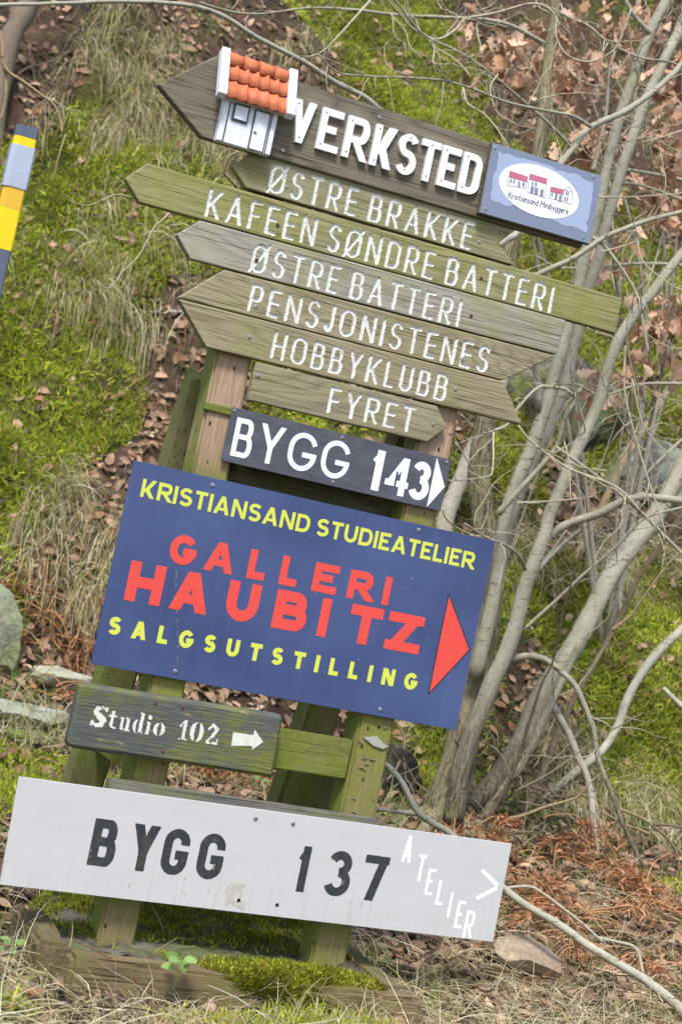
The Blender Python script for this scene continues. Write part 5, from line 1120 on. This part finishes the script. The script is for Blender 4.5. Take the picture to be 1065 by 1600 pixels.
# miniature house fixed on the board
hs = thing('miniature_house', 'tiny white model house with an orange tiled roof on the VERKSTED board', 'model house', (-.49, -.034, 2.158))
M_HW = mat_paint('house_white', '#e0e3ea', .55, .28, '#9fa0a0', 2, 25)
obj('wall', *box(-.568, -.419, -.060, -.0345, 2.158, 2.292, .0015), M_HW, hs)
M_LINE = mat_paint('slate_line', '#4c525e', .6, .15, '#8a8f98', 4, 60)
for x in (-.566, -.4335):
    obj('corner_board', *box(x, x+.0125, -.0635, -.0605, 2.159, 2.275, .0008), M_HW, hs)
obj('trim_line', *box(-.5525, -.5495, -.0618, -.0603, 2.159, 2.273), M_LINE, hs); obj('trim_line', *box(-.4365, -.4338, -.0618, -.0603, 2.159, 2.262), M_LINE, hs)
wd = obj('window', *box(-.541, -.497, -.0645, -.0603, 2.218, 2.264, .001), M_LINE, hs); obj('pane', *box(-.536, -.502, -.067, -.0646, 2.223, 2.259, .0008), M_HW, wd)
dr = obj('door_frame', *box(-.4835, -.4395, -.0632, -.0603, 2.160, 2.263, .0008), M_LINE, hs)
dd = obj('door', *box(-.4795, -.4435, -.0665, -.0633, 2.160, 2.259, .0008), M_HW, hs)
obj('handle', *box(-.4775, -.4695, -.0705, -.0666, 2.203, 2.2055, .0005), mat_paint('brass', '#8a6a30', .35, .1), dd)
# slanting roof: eave forward and low, ridge back and high
def roof_pt(u, v): return np.array([-.575+u*.170, -.084+v*.044, 2.268+v*.112])
nrm = unit(np.array([0, -.112, .052])); up_ = unit(np.array([0, .052, .112]))
obj('roof_core', *[(lambda V, F: (V, F))(*prism([(-.572, 2.262), (-.405, 2.268), (-.405, 2.28), (-.572, 2.276)], -.074, -.05, 0))][0], M_HW, hs)
mb = MB(); rows, cols = 2, 6
for r_ in range(rows):
    for c_ in range(cols):
        u0 = (c_+random.uniform(-.03, .03))/cols; w_ = 1.06/cols; v0 = r_*.44-.03; v1 = v0+.52; k = 9; Vt = []; Ft = []
        for q in range(k):
            s = q/(k-1); prof = -.0030*math.sin(s/.7*math.pi) if s < .7 else .0046*math.sin((s-.7)/.3*math.pi)
            for v_, lift in ((v0, .0062), (v1, .0006)):
                p = roof_pt(u0+s*w_, v_)+nrm*(prof+lift+.0006*c_*0); Vt.append(p); Vt.append(p-nrm*.0035)
        for q in range(k-1):
            a = q*4; b = a+4; Ft += [[a, b, b+2, a+2], [a+1, a+3, b+3, b+1], [a, a+1, b+1, b], [a+2, b+2, b+3, a+3]]
        Ft += [[0, 2, 3, 1], [(k-1)*4, (k-1)*4+1, (k-1)*4+3, (k-1)*4+2]]
        mb.add(Vt, Ft)
for c_ in range(4):   # ridge tiles
    k = 9; Vt = []; Ft = []; u0, u1 = c_*.25-.01, c_*.25+.25
    for q in range(k):
        a = math.radians(-70+q*140/(k-1)*1.0)
        for u, rr in ((u0, .0205), (u1, .0175)):
            c0 = roof_pt(u, .93)-nrm*.004; p = c0+nrm*rr*math.cos(a)+up_*rr*math.sin(a)*1.05; Vt.append(p); Vt.append(c0+(p-c0)*.82)
    for q in range(k-1):
        a = q*4; b = a+4; Ft += [[a, a+2, b+2, b], [a+1, b+1, b+3, a+3], [a, b, b+1, a+1], [a+2, a+3, b+3, b+2]]
    mb.add(Vt, Ft)
mt = Mat('clay_tile', .7, .3); nz = mt.noise(mt.map((1, 1, 1)), 45, 5, .6); mt.bump(mt.noise(mt.map((1, 1, 1)), 400, 2), .2, .001)
mb.build('roof', mt.out(mt.ramp(nz, [(.3, lin('#b4603f')), (.6, lin('#c8744f')), (.85, lin('#d48e6c'))])), hs, True)
for u in (-.07, 1.035):
    a = roof_pt(u, -.06); b = roof_pt(u, 1.10)
    obj('bargeboard', *beam(a+nrm*.004, b+nrm*.002, .0225, .026, .0012, tuple(nrm)), M_HW, hs)

# plaque with the oval emblem
pq = thing('name_plaque', 'grey plaque with a white oval emblem reading Kristiansand Minibyggere', 'plaque', (.36, -.04, 2.17))
PP_ = [(.190, 2.368), (.537, 2.374), (.557, 2.178), (.199, 2.173)]
PP_ = [(.1935, 2.371), (.546, 2.374), (.551, 2.177), (.1965, 2.173)]
obj('backing_board', *prism([(a, b) for a, b in PP_], -.052, -.035, .002), mat_wood('backing_wood', '#6f6a58', '#3f3a2f', '#5f6236', .3, 33), pq)
M_AL = mat_paint('dull_aluminium', '#788196', .42, .35, '#7c8494', 6, 7, .2, .5)
obj('panel', *prism([(PP_[0][0]+.002, PP_[0][1]-.002), (PP_[1][0]-.002, PP_[1][1]-.002), (PP_[2][0]-.002, PP_[2][1]+.002), (PP_[3][0]+.002, PP_[3][1]+.002)], -.0555, -.0522, .0008), M_AL, pq)
f = Field(.19, .56, 2.17, 2.38, .0016)
f.local(.18, .57, 2.16, 2.39, lambda X, Z: rect_d(X, Z, .222, .522, 2.216, 2.346)-.003+.010*fbm(X*30, Z*30, 3, 41)+.010*fbm(X*9, Z*9, 2, 4))
relief('foil', f, -.0560, -.0552, mat_paint('pale_foil', '#9ca8c2', .3, .2, '#98a4ba', 8, 12, .1, .5), pq)
f = Field(.23, .50, 2.20, 2.35, .0014)
th_ = math.radians(-2.0); cxo, czo = .3615, 2.279
ell = lambda a, b: (lambda X, Z: (np.sqrt((((X-cxo)*math.cos(th_)+(Z-czo)*math.sin(th_))/a)**2+((-(X-cxo)*math.sin(th_)+(Z-czo)*math.cos(th_))/b)**2)-1)*b)
f.local(.2, .52, 2.18, 2.37, ell(.127, .068)); relief('oval_sticker', f, -.0566, -.0558, mat_paint('sticker_white', '#e4e6ea', .35, .05, '#c8c8c8', 3, 20, .02), pq)
em = D['emb']
def flat(name, polys, m, y, parent):
    mb = MB()
    for P_ in polys: mb.add([(a, y, b) for a, b in P_]+[(a, y+.0004, b) for a, b in P_], [list(range(len(P_)))]+[[i, (i+1) % len(P_), (i+1) % len(P_)+len(P_), i+len(P_)] for i in range(len(P_))])
    return mb.build(name, m, parent)
M_INK = mat_paint('grey_ink', '#6f737c', .5, .1); M_PINK = mat_paint('pink_ink', '#c06a80', .5, .2, '#a85a78', 3, 60); M_INK2 = mat_paint('blue_grey_ink', '#83869a', .5, .1)
f = Field(.23, .50, 2.20, 2.35, .0008)
def outline(P_, w=.0011):
    for a, b in zip(P_, P_[1:]+P_[:1]): f.local(min(a[0], b[0])-.003, max(a[0], b[0])+.003, min(a[1], b[1])-.003, max(a[1], b[1])+.003, lambda X, Z: seg_d(X, Z, a, b)-w/2)
for P_ in em['walls']+[em['gable']]: outline(P_)
relief('house_outline', f, -.0571, -.0565, M_INK, pq)
flat('house_roof', em['roofs'], M_PINK, -.0575, pq); flat('house_window', em['wins'], M_INK2, -.0579, pq)
# small hand-lettered words
SM = {'K': (.62, [[(0, 0), (0, 1)], [(0, .42), (.6, 1)], [(.18, .55), (.62, 0)]]), 'M': (.8, [[(0, 0), (.1, 1), (.4, .35), (.7, 1), (.8, 0)]]),
 'r': (.36, [[(0, 0), (0, .62)], [(0, .4), (.12, .58), (.36, .6)]]), 'i': (.06, [[(.03, 0), (.03, .6)], [(.03, .84), (.03, .86)]]), 's': (.36, [[(.36, .55), (.18, .64), (.02, .5), (.2, .33), (.36, .16), (.18, 0), (0, .08)]]),
 't': (.36, [[(.17, .95), (.17, .1), (.34, 0)], [(0, .64), (.36, .64)]]), 'a': (.42, [[(.4, .6), (.15, .6), (0, .3), (.12, 0), (.38, .12)], [(.4, .62), (.42, 0)]]), 'n': (.4, [[(0, 0), (0, .62)], [(0, .4), (.2, .62), (.4, .45), (.4, 0)]]),
 'd': (.42, [[(.4, .55), (.15, .6), (0, .3), (.12, 0), (.4, .12)], [(.42, 1), (.42, 0)]]), 'b': (.42, [[(0, 1), (0, 0)], [(0, .1), (.25, 0), (.42, .3), (.28, .6), (0, .5)]]), 'y': (.4, [[(0, .62), (.2, .1)], [(.4, .62), (.12, -.3)]]),
 'g': (.42, [[(.4, .55), (.15, .6), (0, .3), (.12, 0), (.4, .12)], [(.42, .62), (.42, -.15), (.25, -.32), (.05, -.26)]]), 'e': (.4, [[(0, .32), (.4, .36), (.3, .6), (.1, .58), (0, .3), (.15, 0), (.4, .08)]])}
(xa, za), (xb, zb), (xt, zt) = em['text']; txt = 'Kristiansand Minibyggere'; Wt = sum(SM[c][0]+.17 if c != ' ' else .36 for c in txt); kx = (xb-xa)/Wt; hh = .0155
f = Field(.23, .50, 2.20, 2.30, .0007); x = xa
for c in txt:
    if c == ' ': x += .36*kx; continue
    W_, st = SM[c]; z0 = za+(zb-za)*(x-xa)/(xb-xa)-.002
    for pl in st:
        for a, b in zip(pl, pl[1:]):
            A_ = (x+a[0]*kx, z0+a[1]*hh); B_ = (x+b[0]*kx, z0+b[1]*hh)
            f.local(min(A_[0], B_[0])-.004, max(A_[0], B_[0])+.004, min(A_[1], B_[1])-.004, max(A_[1], B_[1])+.004, lambda X, Z: seg_d(X, Z, A_, B_)-.00085)
    x += (W_+.17)*kx
relief('lettering', f, -.0571, -.0565, mat_paint('dark_ink', '#3c3e44', .5, .05), pq)
screws('plaq', pq, -.0558, .8)

# ------------------------------------------------------------------ sheet signs
def sheet(name, label, cat, P, yf, th, m, bev=.0008):
    cx = sum(p[0] for p in P)/4; t = thing(name, label, cat, (cx, yf+th, min(p[1] for p in P))); obj('panel', *prism(P, yf, yf+th, bev), m, t); return t
mb_ = Mat('charcoal_sheet', .45, .4); a_ = mb_.noise(mb_.map((4, 1, 12)), 2.2, 6, .7); s_ = mb_.noise(mb_.map((3, 1, 60)), 5, 4, .6)
M_CH = mb_.out(mb_.mix(mb_.math('MULTIPLY', mb_.g(s_, .55, .75), .5), mb_.ramp(a_, [(.3, lin('#3d3f47')), (.65, lin('#55575f')), (.85, lin('#6d6e74'))]), lin('#77787c')))
s143 = sheet('building_sign', 'dark grey sign reading BYGG 143 with a white arrowhead', 'sign', [(-.363, 1.508), (.285, 1.505), (.284, 1.360), (-.366, 1.365)], -.012, .004, M_CH)
M_STICK2 = mat_paint('vinyl_white', '#e2eaf4', .35, .08, '#b4bcc8', 6, 25, .03)
f = Field(-.36, .29, 1.36, 1.51, .0015)
f.text('BYGG', -.3445, -.010, 1.383, .102, .0135, False, sp=.17, wid=dict(B=.6, Y=.78, G=.9))
relief('lettering', f, -.0128, -.0118, M_STICK2, s143)
f = Field(-.36, .29, 1.35, 1.51, .0015)
f.text('1', .054, .092, 1.376, .110, .0225, False); f.text('4', .102, .172, 1.376, .104, .0185, False); f.text('3', .176, .235, 1.376, .106, .0205, False)
f.local(.08, .19, 1.36, 1.50, lambda X, Z: -rect_d(X, Z, .1305, .1365, 1.37, 1.44), np.maximum)   # stencil bridge
relief('lettering', f, -.0128, -.0118, M_STICK2, s143)
f = Field(.23, .29, 1.355, 1.51, .0015); f.local(.2, .3, 1.3, 1.6, lambda X, Z: poly_d(X, Z, [(.240, 1.502), (.281, 1.428), (.240, 1.363)])); relief('arrow', f, -.0128, -.0118, M_STICK2, s143)
screws('s143', s143, -.0122, .8)

mb2 = Mat('blue_sheet', .30, .5); sp_ = mb2.noise(mb2.map((1, 1, 1)), 260, 2, .6); lo_ = mb2.noise(mb2.map((2, 1, 2)), 1.5, 3)
cb = mb2.mix(mb2.g(lo_, .3, .7), lin('#36426a'), lin('#485780')); cb = mb2.mix(mb2.math('MULTIPLY', mb2.g(mb2.noise(mb2.map((26, 1, 1.6)), 1.5, 5, .65), .5, .8), .10), cb, lin('#6f7a94')); cb = mb2.mix(mb2.math('MULTIPLY', mb2.g(sp_, .74, .78), .5), cb, lin('#a8b4d0')); M_BLUE = mb2.out(cb)
gal = sheet('gallery_sign', 'large blue sign with yellow and red lettering GALLERI HAUBITZ', 'sign', [(-.594, 1.317), (.466, 1.311), (.464, .775), (-.594, .787)], -.014, .004, M_BLUE)
M_YEL = mat_paint('yellow_vinyl', '#cbd050', .4, .06, '#b4b860', 2, 30, .02); M_RED = mat_paint('red_vinyl', '#d84a40', .4, .08, '#d88a8a', 3, 40, .02)
f = Field(-.58, .45, 1.20, 1.30, .0013); f.text('KRISTIANSAND STUDIEATELIER', -.559, .415, 1.229, .047, .0092, False, sp=.115, dz=-.008, gap=.27, wid=dict(K=.7, R=.7, D=.72, U=.7, N=.74, A=.8, S=.66, E=.6, T=.62, L=.54)); relief('lettering', f, -.0146, -.0138, M_YEL, gal)
f = Field(-.47, .22, 1.06, 1.18, .0016)
for c, a, b in zip('GALLERI', (-.452, -.354, -.233, -.141, -.046, .058, .163), (-.379, -.272, -.183, -.091, .026, .129, .181)): f.text(c, a, b, 1.078, .0775, .0202, False)
relief('lettering', f, -.0146, -.0138, M_RED, gal)
f = Field(-.56, .33, .93, 1.08, .0016)
for c, a, b in zip('HAUBITZ', (-.545, -.424, -.272, -.137, -.005, .082, .196), (-.449, -.320, -.182, -.041, .021, .178, .303)): f.text(c, a, b, .962, .1035, .0285 if c not in 'I' else .0265, False)
relief('lettering', f, -.0146, -.0138, M_RED, gal)
f = Field(-.6, .36, .85, .93, .0013); f.text('SALGSUTSTILLING', -.569, .318, .8695, .0460, .0118, False, track=1.2, dz=-.006, wid=dict(I=.1)); relief('lettering', f, -.0146, -.0138, M_YEL, gal)
AR = [(.358, 1.141), (.455, 1.002), (.358, .861)]
f = Field(.35, .47, .85, 1.15, .0015); f.local(.3, .5, .8, 1.2, lambda X, Z: np.abs(poly_d(X, Z, AR))-.0013); relief('arrow_outline', f, -.0150, -.0138, M_BLACK, gal)
f = Field(.35, .47, .85, 1.15, .0015); f.local(.3, .5, .8, 1.2, lambda X, Z: poly_d(X, Z, AR)); relief('arrow', f, -.0146, -.0138, M_RED, gal)
f = Field(-.47, -.34, .80, 1.10, .0012)
sc_ = [(-.425, 1.07), (-.408, .985), (-.392, .93), (-.378, .875), (-.368, .82)]
for a, b in zip(sc_, sc_[1:]): f.local(min(a[0], b[0])-.01, max(a[0], b[0])+.01, b[1]-.01, a[1]+.01, lambda X, Z: seg_d(X, Z, a, b)-.0011+.0016*vnoise(X*90, Z*160, 4))
relief('scratch', f, -.0150, -.0138, mat_paint('scratch_mark', '#8a9668', .6, .3, '#5f6f58', 2, 50), gal)
f = Field(-.58, .45, .80, 1.30, .0013)
R9 = np.random.default_rng(12)
for _ in range(38):
    a, b, r_ = R9.uniform(-.57, .44), R9.uniform(.80, 1.29), R9.uniform(.0004, .0013); f.local(a-.006, a+.006, b-.006, b+.006, lambda X, Z: np.hypot((X-a)*R9.uniform(.6, 1.6), Z-b)-r_)
relief('paint_chips', f, -.0151, -.0138, mat_paint('chip_white', '#c4cad6', .6, .2), gal)
screws('blue', gal, -.0142, 1.1)

# Studio board: thick worn plank, stencilled
stu = thing('stencil_board', 'thick worn mossy plank stencilled Studio 102 with an arrow', 'sign board', (-.34, -.005, .575))
mw = Mat('worn_dark_paint', .8, .2); v1 = mw.map((4, 85, 85), (2, 0, 3)); g1 = mw.noise(v1, 2.6, 6, .7); g2 = mw.noise(mw.map((1, 1, 1)), 6, 6, .65); g3 = mw.noise(mw.map((6, 120, 120)), 2, 4, .6)
cw = mw.ramp(g1, [(.3, lin('#3c4042')), (.55, lin('#5c5f5c')), (.8, lin('#7e7b6a'))])
cw = mw.mix(mw.math('MULTIPLY', mw.g(mw.math('ADD', mw.math('MULTIPLY', g2, .6), mw.math('MULTIPLY', g3, .4)), .46, .61), .85), cw, mw.mix(g1, lin('#4f5524'), lin('#8c8f3a')))
cw = mw.mix(mw.g(mw.noise(mw.map((3, 1, 9), (5, 0, 1)), 3, 3), .66, .70), cw, lin('#9a875c')); mw.bump(mw.math('ADD', g1, mw.math('MULTIPLY', g3, .6)), .9, .004); M_STU = mw.out(cw)
SP = [(-.620, .738), (-.062, .7405), (-.057, .578), (-.060, .574), (-.613, .573), (-.621, .580)]
obj('board', *prism(SP, -.050, -.003, .009), M_STU, stu)
def E2(X, Z, cx, cz, a, b): return (np.sqrt(((X-cx)/a)**2+((Z-cz)/b)**2)-1)*min(a, b)
def studio(X, Z):
    h = .054; z = .636; o = []; R_ = lambda x0, x1, z0, z1: rect_d(X, Z, x0, x1, z+z0*h, z+z1*h)
    mn = lambda *a: np.minimum.reduce(a); cut = lambda a, b: np.maximum(a, -b)
    x = -.574   # S
    Sd = np.full(X.shape, 1e9); pts = [(x+p*.040, z+q*h) for p, q in [(.88, .78), (.6, .92), (.28, .84), (.22, .66), (.5, .5), (.78, .34), (.7, .12), (.4, .06), (.1, .2)]]
    wds = [.006, .008, .011, .013, .016, .013, .010, .007, .006]
    for (a, b, w_) in zip(pts, pts[1:], wds): Sd = np.minimum(Sd, seg_d(X, Z, a, b)-w_*.5-.0012)
    Sd = mn(Sd, poly_d(X, Z, [(x+.030, z+.98*h), (x+.040, z+.98*h), (x+.038, z+.66*h)]), poly_d(X, Z, [(x-.002, z), (x+.010, z+.02*h), (x, z+.36*h)])); Sd = cut(Sd, np.abs((X-x-.021)*.8+(Z-z-.93*h))-.0012); o.append(Sd)
    x = -.531   # t
    o.append(mn(R_(x+.006, x+.0155, .1, .86), R_(x, x+.024, .56, .66), seg_d(X, Z, (x+.012, z+.10*h), (x+.022, z+.06*h))-.0035))
    x = -.501   # u
    o.append(cut(mn(R_(x+.003, x+.0125, .08, .62), R_(x, x+.010, .55, .64), R_(x+.019, x+.0285, .02, .62), R_(x+.016, x+.027, .55, .64), R_(x+.022, x+.032, 0, .09), seg_d(X, Z, (x+.008, z+.08*h), (x+.020, z+.07*h))-.004), R_(x+.0145, x+.0165, -.1, .5)))
    x = -.464   # d
    o.append(cut(mn(cut(E2(X, Z, x+.012, z+.32*h, .0125, .33*h), E2(X, Z, x+.013, z+.32*h, .003, .25*h)), R_(x+.017, x+.027, .02, .98), R_(x+.014, x+.024, .9, .99), R_(x+.02, x+.03, 0, .08)), R_(x+.014, x+.016, -.1, .85)))
    x = -.430   # i
    o.append(mn(R_(x+.003, x+.0125, 0, .6), R_(x, x+.010, .54, .63), R_(x, x+.016, 0, .08), E2(X, Z, x+.008, z+.82*h, .0062, .0062)))
    x = -.409   # o
    ring = lambda cx, cz, a, b, ia, ib: cut(cut(E2(X, Z, cx, cz, a, b), E2(X, Z, cx, cz, ia, ib)), np.abs(X-cx)-.0012)
    o.append(ring(x+.0165, z+.32*h, .0165, .335*h, .0045, .27*h))
    x = -.340   # 1
    o.append(mn(R_(x+.010, x+.020, 0, .98), R_(x+.002, x+.027, 0, .08), E2(X, Z, x+.004, z+.66*h, .0045, .0045), seg_d(X, Z, (x+.004, z+.72*h), (x+.013, z+.95*h))-.002))
    o.append(ring(-.291, z+.49*h, .0195, .50*h, .006, .43*h))
    x = -.264   # 2
    o.append(cut(mn(seg_d(X, Z, (x+.004, z+.72*h), (x+.014, z+.93*h))-.0035, seg_d(X, Z, (x+.014, z+.93*h), (x+.027, z+.76*h))-.0052, seg_d(X, Z, (x+.027, z+.76*h), (x+.018, z+.42*h))-.0052, seg_d(X, Z, (x+.018, z+.42*h), (x+.004, z+.12*h))-.003, R_(x+.002, x+.034, .0, .15), R_(x+.030, x+.035, 0, .3)), R_(x+.015, x+.0168, -.1, .2)))
    o.append(poly_d(X, Z, [(-.194, .678), (-.136, .678), (-.136, .694), (-.104, .664), (-.133, .636), (-.133, .648), (-.191, .640)]))
    return np.minimum.reduce(o)
f = Field(-.59, -.09, .62, .705, .0011); f.local(-.6, -.08, .6, .72, studio)
f.d = f.d+.0016*fbm(f.X*230, f.Z*340, 3, 5)+.0009; worn = .0075-.03*np.clip(fbm(f.X*95, f.Z*330, 3, 6)-.2, 0, 1); f.d = np.maximum(f.d, -worn*0-(.62-vnoise(f.X*420, f.Z*420, 8))*0-.02+.05*np.clip(vnoise(f.X*300, f.Z*700, 9)-.62, 0, 1))
relief('lettering', f, -.0506, -.0495, mat_paint('stencil_white', '#d2d4c8', .75, .45, '#7f8266', 4, 60, .3), stu)
screws('stud', stu, -.0503, .8, SCREW_R)

# lowest sign
m7 = Mat('pale_grey_sheet', .45, .35); a7 = m7.noise(m7.map((2, 1, 5)), 3, 6, .65); d7 = m7.noise(m7.map((1, 1, 1)), 120, 2, .5); sp7 = m7.n('ShaderNodeSeparateXYZ'); m7.ln(m7.tc.outputs['Object'], sp7.inputs[0])
drip = m7.noise(m7.map((45, 1, 3)), 1.6, 3, .6); low = m7.math('SUBTRACT', 1.0, m7.g(m7.math('MULTIPLY', sp7.outputs[2], 4.0), .02, .55))
c7 = m7.mix(m7.math('MULTIPLY', m7.g(a7, .45, .75), .35), lin('#bdbcba'), lin('#a8a6a2')); c7 = m7.mix(m7.math('MULTIPLY', m7.math('MULTIPLY', m7.g(drip, .52, .72), low), .3), c7, lin('#8f8a6c')); c7 = m7.mix(m7.g(d7, .76, .79), c7, lin('#4c4c48')); M_GREY = m7.out(c7)
s137 = sheet('building_sign', 'long pale grey sign reading BYGG 137 ATELIER, lowest on the stand', 'sign', [(-.725, .4835), (.689, .4915), (.692, .2125), (-.7165, .211)], -.0495, .004, M_GREY)
M_LET = mat_paint('dark_stencil', '#2f3338', .5, .45, '#5f663f', 7, 30, .05)
f = Field(-.53, .34, .26, .43, .0014)
W137 = dict(B=(-.508, -.440), Y=(-.403, -.332), G=(-.316, -.246), H=(-.218, -.147))
for k, (a, b) in W137.items(): f.text('G' if k == 'H' else k, a, b, .287+(a+.5)*.004, .120, .0235, False)
f.text('1', .062, .098, .285, .123, .0225, False); f.text('3', .149, .223, .285, .123, .0235, False); f.text('7', .256, .328, .285, .123, .0235, False)
f.local(-.34, -.14, .28, .42, lambda X, Z: -np.minimum(rect_d(X, Z, -.268, -.24, .352, .3575), rect_d(X, Z, -.169, -.14, .352, .3575)), np.maximum)
f.d = f.d+.0007*fbm(f.X*200, f.Z*200, 2, 2); relief('lettering', f, -.0500, -.0493, M_LET, s137)
f = Field(.35, .69, .20, .49, .0012)
for c, x0, z0, h_, w_ in [('A', .361, .400, .073, .027), ('T', .413, .354, .073, .024), ('E', .450, .320, .072, .024), ('L', .489, .296, .069, .022), ('I', .532, .266, .069, .008), ('E', .560, .239, .076, .024), ('R', .593, .215, .076, .028)]: f.text(c, x0, x0+w_, z0, h_, .0078, False)
for a, b in (((.613, .407), (.671, .3705)), ((.671, .3645), (.613, .327))): f.local(.59, .69, .30, .42, lambda X, Z: seg_box(X, Z, a, b, .0105))
relief('lettering', f, -.0500, -.0493, mat_paint('white_vinyl', '#eef2f6', .35, .05, '#b4b8bc', 6, 25, .02), s137)
f = Field(-.16, -.04, .215, .31, .0014)
f.local(-.2, 0, .2, .32, lambda X, Z: np.maximum(rect_d(X+(Z-.26)*.25, Z, -.125, -.075, .228, .285)-.004+.016*fbm(X*60, Z*25, 3, 7), .006-.05*vnoise(X*150, Z*40, 3)+.005))
relief('scrape', f, -.0499, -.0493, mat_paint('scraped_patch', '#b2ada4', .7, .5, '#9c9478', 3, 60), s137)
f = Field(-.70, .66, .212, .44, .0016); R9 = np.random.default_rng(5)
for _ in range(46):
    a, b, L_ = R9.uniform(-.68, .64), R9.choice([.216, .285, .285, .285, .40, .33]), R9.uniform(.006, .05)
    a = a if b < .25 else R9.uniform(-.52, .36); f.local(a-.012, a+.012, b-L_-.005, b+.012, lambda X, Z: np.maximum(seg_d(X, Z, (a, b), (a, max(b-L_, .214)))-.0018+.004*vnoise(X*240, Z*120, 6), -1))
relief('algae_streaks', f, -.0501, -.0493, mat_paint('algae_streak', '#9a9a7c', .8, .6, '#6f7448', 8, 120), s137)
D['screws']['s137b'] = D['screws']['s137'][2:]; D['screws']['s137'] = D['screws']['s137'][:2]
screws('s137', s137, -.0498, 1.1)
for x, z in D['screws']['s137b']:
    obj('screw_hole', *[([(x+.0052*math.cos(k*.524), -.0499, z+.0052*math.sin(k*.524)) for k in range(12)], [list(range(12))])][0], M_DARK, s137)

# ------------------------------------------------------------------ roadside marker post at the left edge
mk = thing('marker_post', 'yellow roadside marker post with grey tape and a dark cap at the left edge', 'marker post', (-1.075, -.05, tz(-1.075, -.05)))
def slab(x0, x1, z0, z1, dep=.03, y=-.07, bev=.004):
    # the plastic post leans a hair and has a bevelled left edge
    lean = lambda z: (z-1.75)*.012
    bm = bmesh.new(); P_ = [(x0, y+.012), (x0+.012, y), (x1-.004, y), (x1, y+.004), (x1, y+dep), (x0, y+dep)]
    lo = [bm.verts.new((px+lean(z0), py, z0)) for px, py in P_]; hi = [bm.verts.new((px+lean(z1), py, z1)) for px, py in P_]
    n = len(P_); bm.faces.new(lo[::-1]); bm.faces.new(hi)
    for i in range(n): bm.faces.new([lo[i], lo[(i+1) % n], hi[(i+1) % n], hi[i]])
    return bm_arrays(bm)
M_Y = mat_paint('yellow_plastic', '#e0c614', .4, .1, '#a89420', 3, 30, .05); M_Y2 = mat_paint('amber_reflector', '#d8aa1c', .25, .15, '#b88a18', 4, 60, .1, .6)
M_TAPE = mat_paint('grey_tape', '#a8b0c0', .35, .3, '#7c848f', 5, 12, .9, .5); M_CAP = mat_paint('dark_cap', '#5a6070', .5, .2, '#33363c', 6, 20)
X0, X1 = -1.068, -1.016
obj('post', *slab(X0, X1, tz(-1.05, -.05)-.1, 1.748), M_CAP, mk); obj('body', *slab(X0-.001, X1+.001, 1.748, 1.850, .032, -.071), M_Y, mk)
obj('reflector', *slab(X0-.001, X1+.001, 1.8505, 1.905, .032, -.071), M_Y2, mk); obj('body', *slab(X0-.001, X1+.001, 1.9055, 2.028, .032, -.071), M_Y, mk)
V, F = slab(X0-.0035, X1+.0035, 1.902, 2.006, .037, -.0735); obj('tape', V, F, M_TAPE, mk); obj('cap', *slab(X0-.001, X1+.001, 2.0285, 2.056, .033, -.0715), M_CAP, mk)

# ------------------------------------------------------------------ small green seedlings
M_SEED = mat_attr('seedling_leaf', .5, .3, .3)
SL = ['green seedling with broad leaves in front of the mossy base timber', 'green seedling at the left corner of the base', 'tiny green seedling at the lower left edge', 'green seedling above the left end of the Studio board', 'small green plant among the bracken right of the lowest sign', 'small green plant beside the pale dead trunk', 'small green leaves among reddish bracken between the posts']
for i, c in enumerate(D['sprouts']):
    t = thing('seedling', SL[i], 'plant', c, 'green seedlings'); h_ = (.085 if i == 0 else .06); s0 = .027 if i == 0 else .022
    if i == 0: c = (c[0], c[1], c[2])
    top = np.array(c)+np.array([.0, -.02, h_]); mb = MB(); mb.add(*tube(smooth_path(np.array([(*c, .0016), (*(np.array(c)*.5+top*.5+np.array([.008, 0, 0])), .0014), (*top, .001)]), 4), 5)); mb.build('stem', mat_bark('seedling_stem', '#7d9a4a', '#5e7a35', 0, 11), t, True)
    n = 7; Pp = []; Dd = []
    for k in range(n):
        a = 2*math.pi*k/n+.3; Pp.append(top+np.array([math.cos(a), math.sin(a)*.5, -.2])*.008+np.array([0, 0, -.022*(k % 2)])); Dd.append((math.cos(a), math.sin(a)*.6-.25, .22))
    Pp = np.array(Pp); Dd = unit(np.array(Dd)); Nn = unit(np.cross(Dd, np.cross([0, -.5, 1.0], Dd)))
    V = []; F = []; Cc = []; cols = palette(n, ['#86a85c', '#73964c', '#97b66c'], .15)
    for k in range(n):
        b = np.cross(Nn[k], Dd[k]); S_ = s0*random.uniform(.8, 1.25); base = len(V)
        for u, w_ in ((0, .04), (.2, .5), (.5, .72), (.8, .5), (1, .04)):
            for sg in (-1, 0, 1): V.append(Pp[k]+S_*1.3*(Dd[k]*u+b*sg*w_*.5+Nn[k]*(.12*abs(sg)*w_-.25*u*u)))
        for q in range(4):
            for j in range(2): F.append([base+q*3+j, base+q*3+j+1, base+q*3+4+j, base+q*3+3+j])
        Cc += [cols[k]]*15
    obj('leaves', np.array(V), np.array(F), M_SEED, t, True, np.array(Cc))
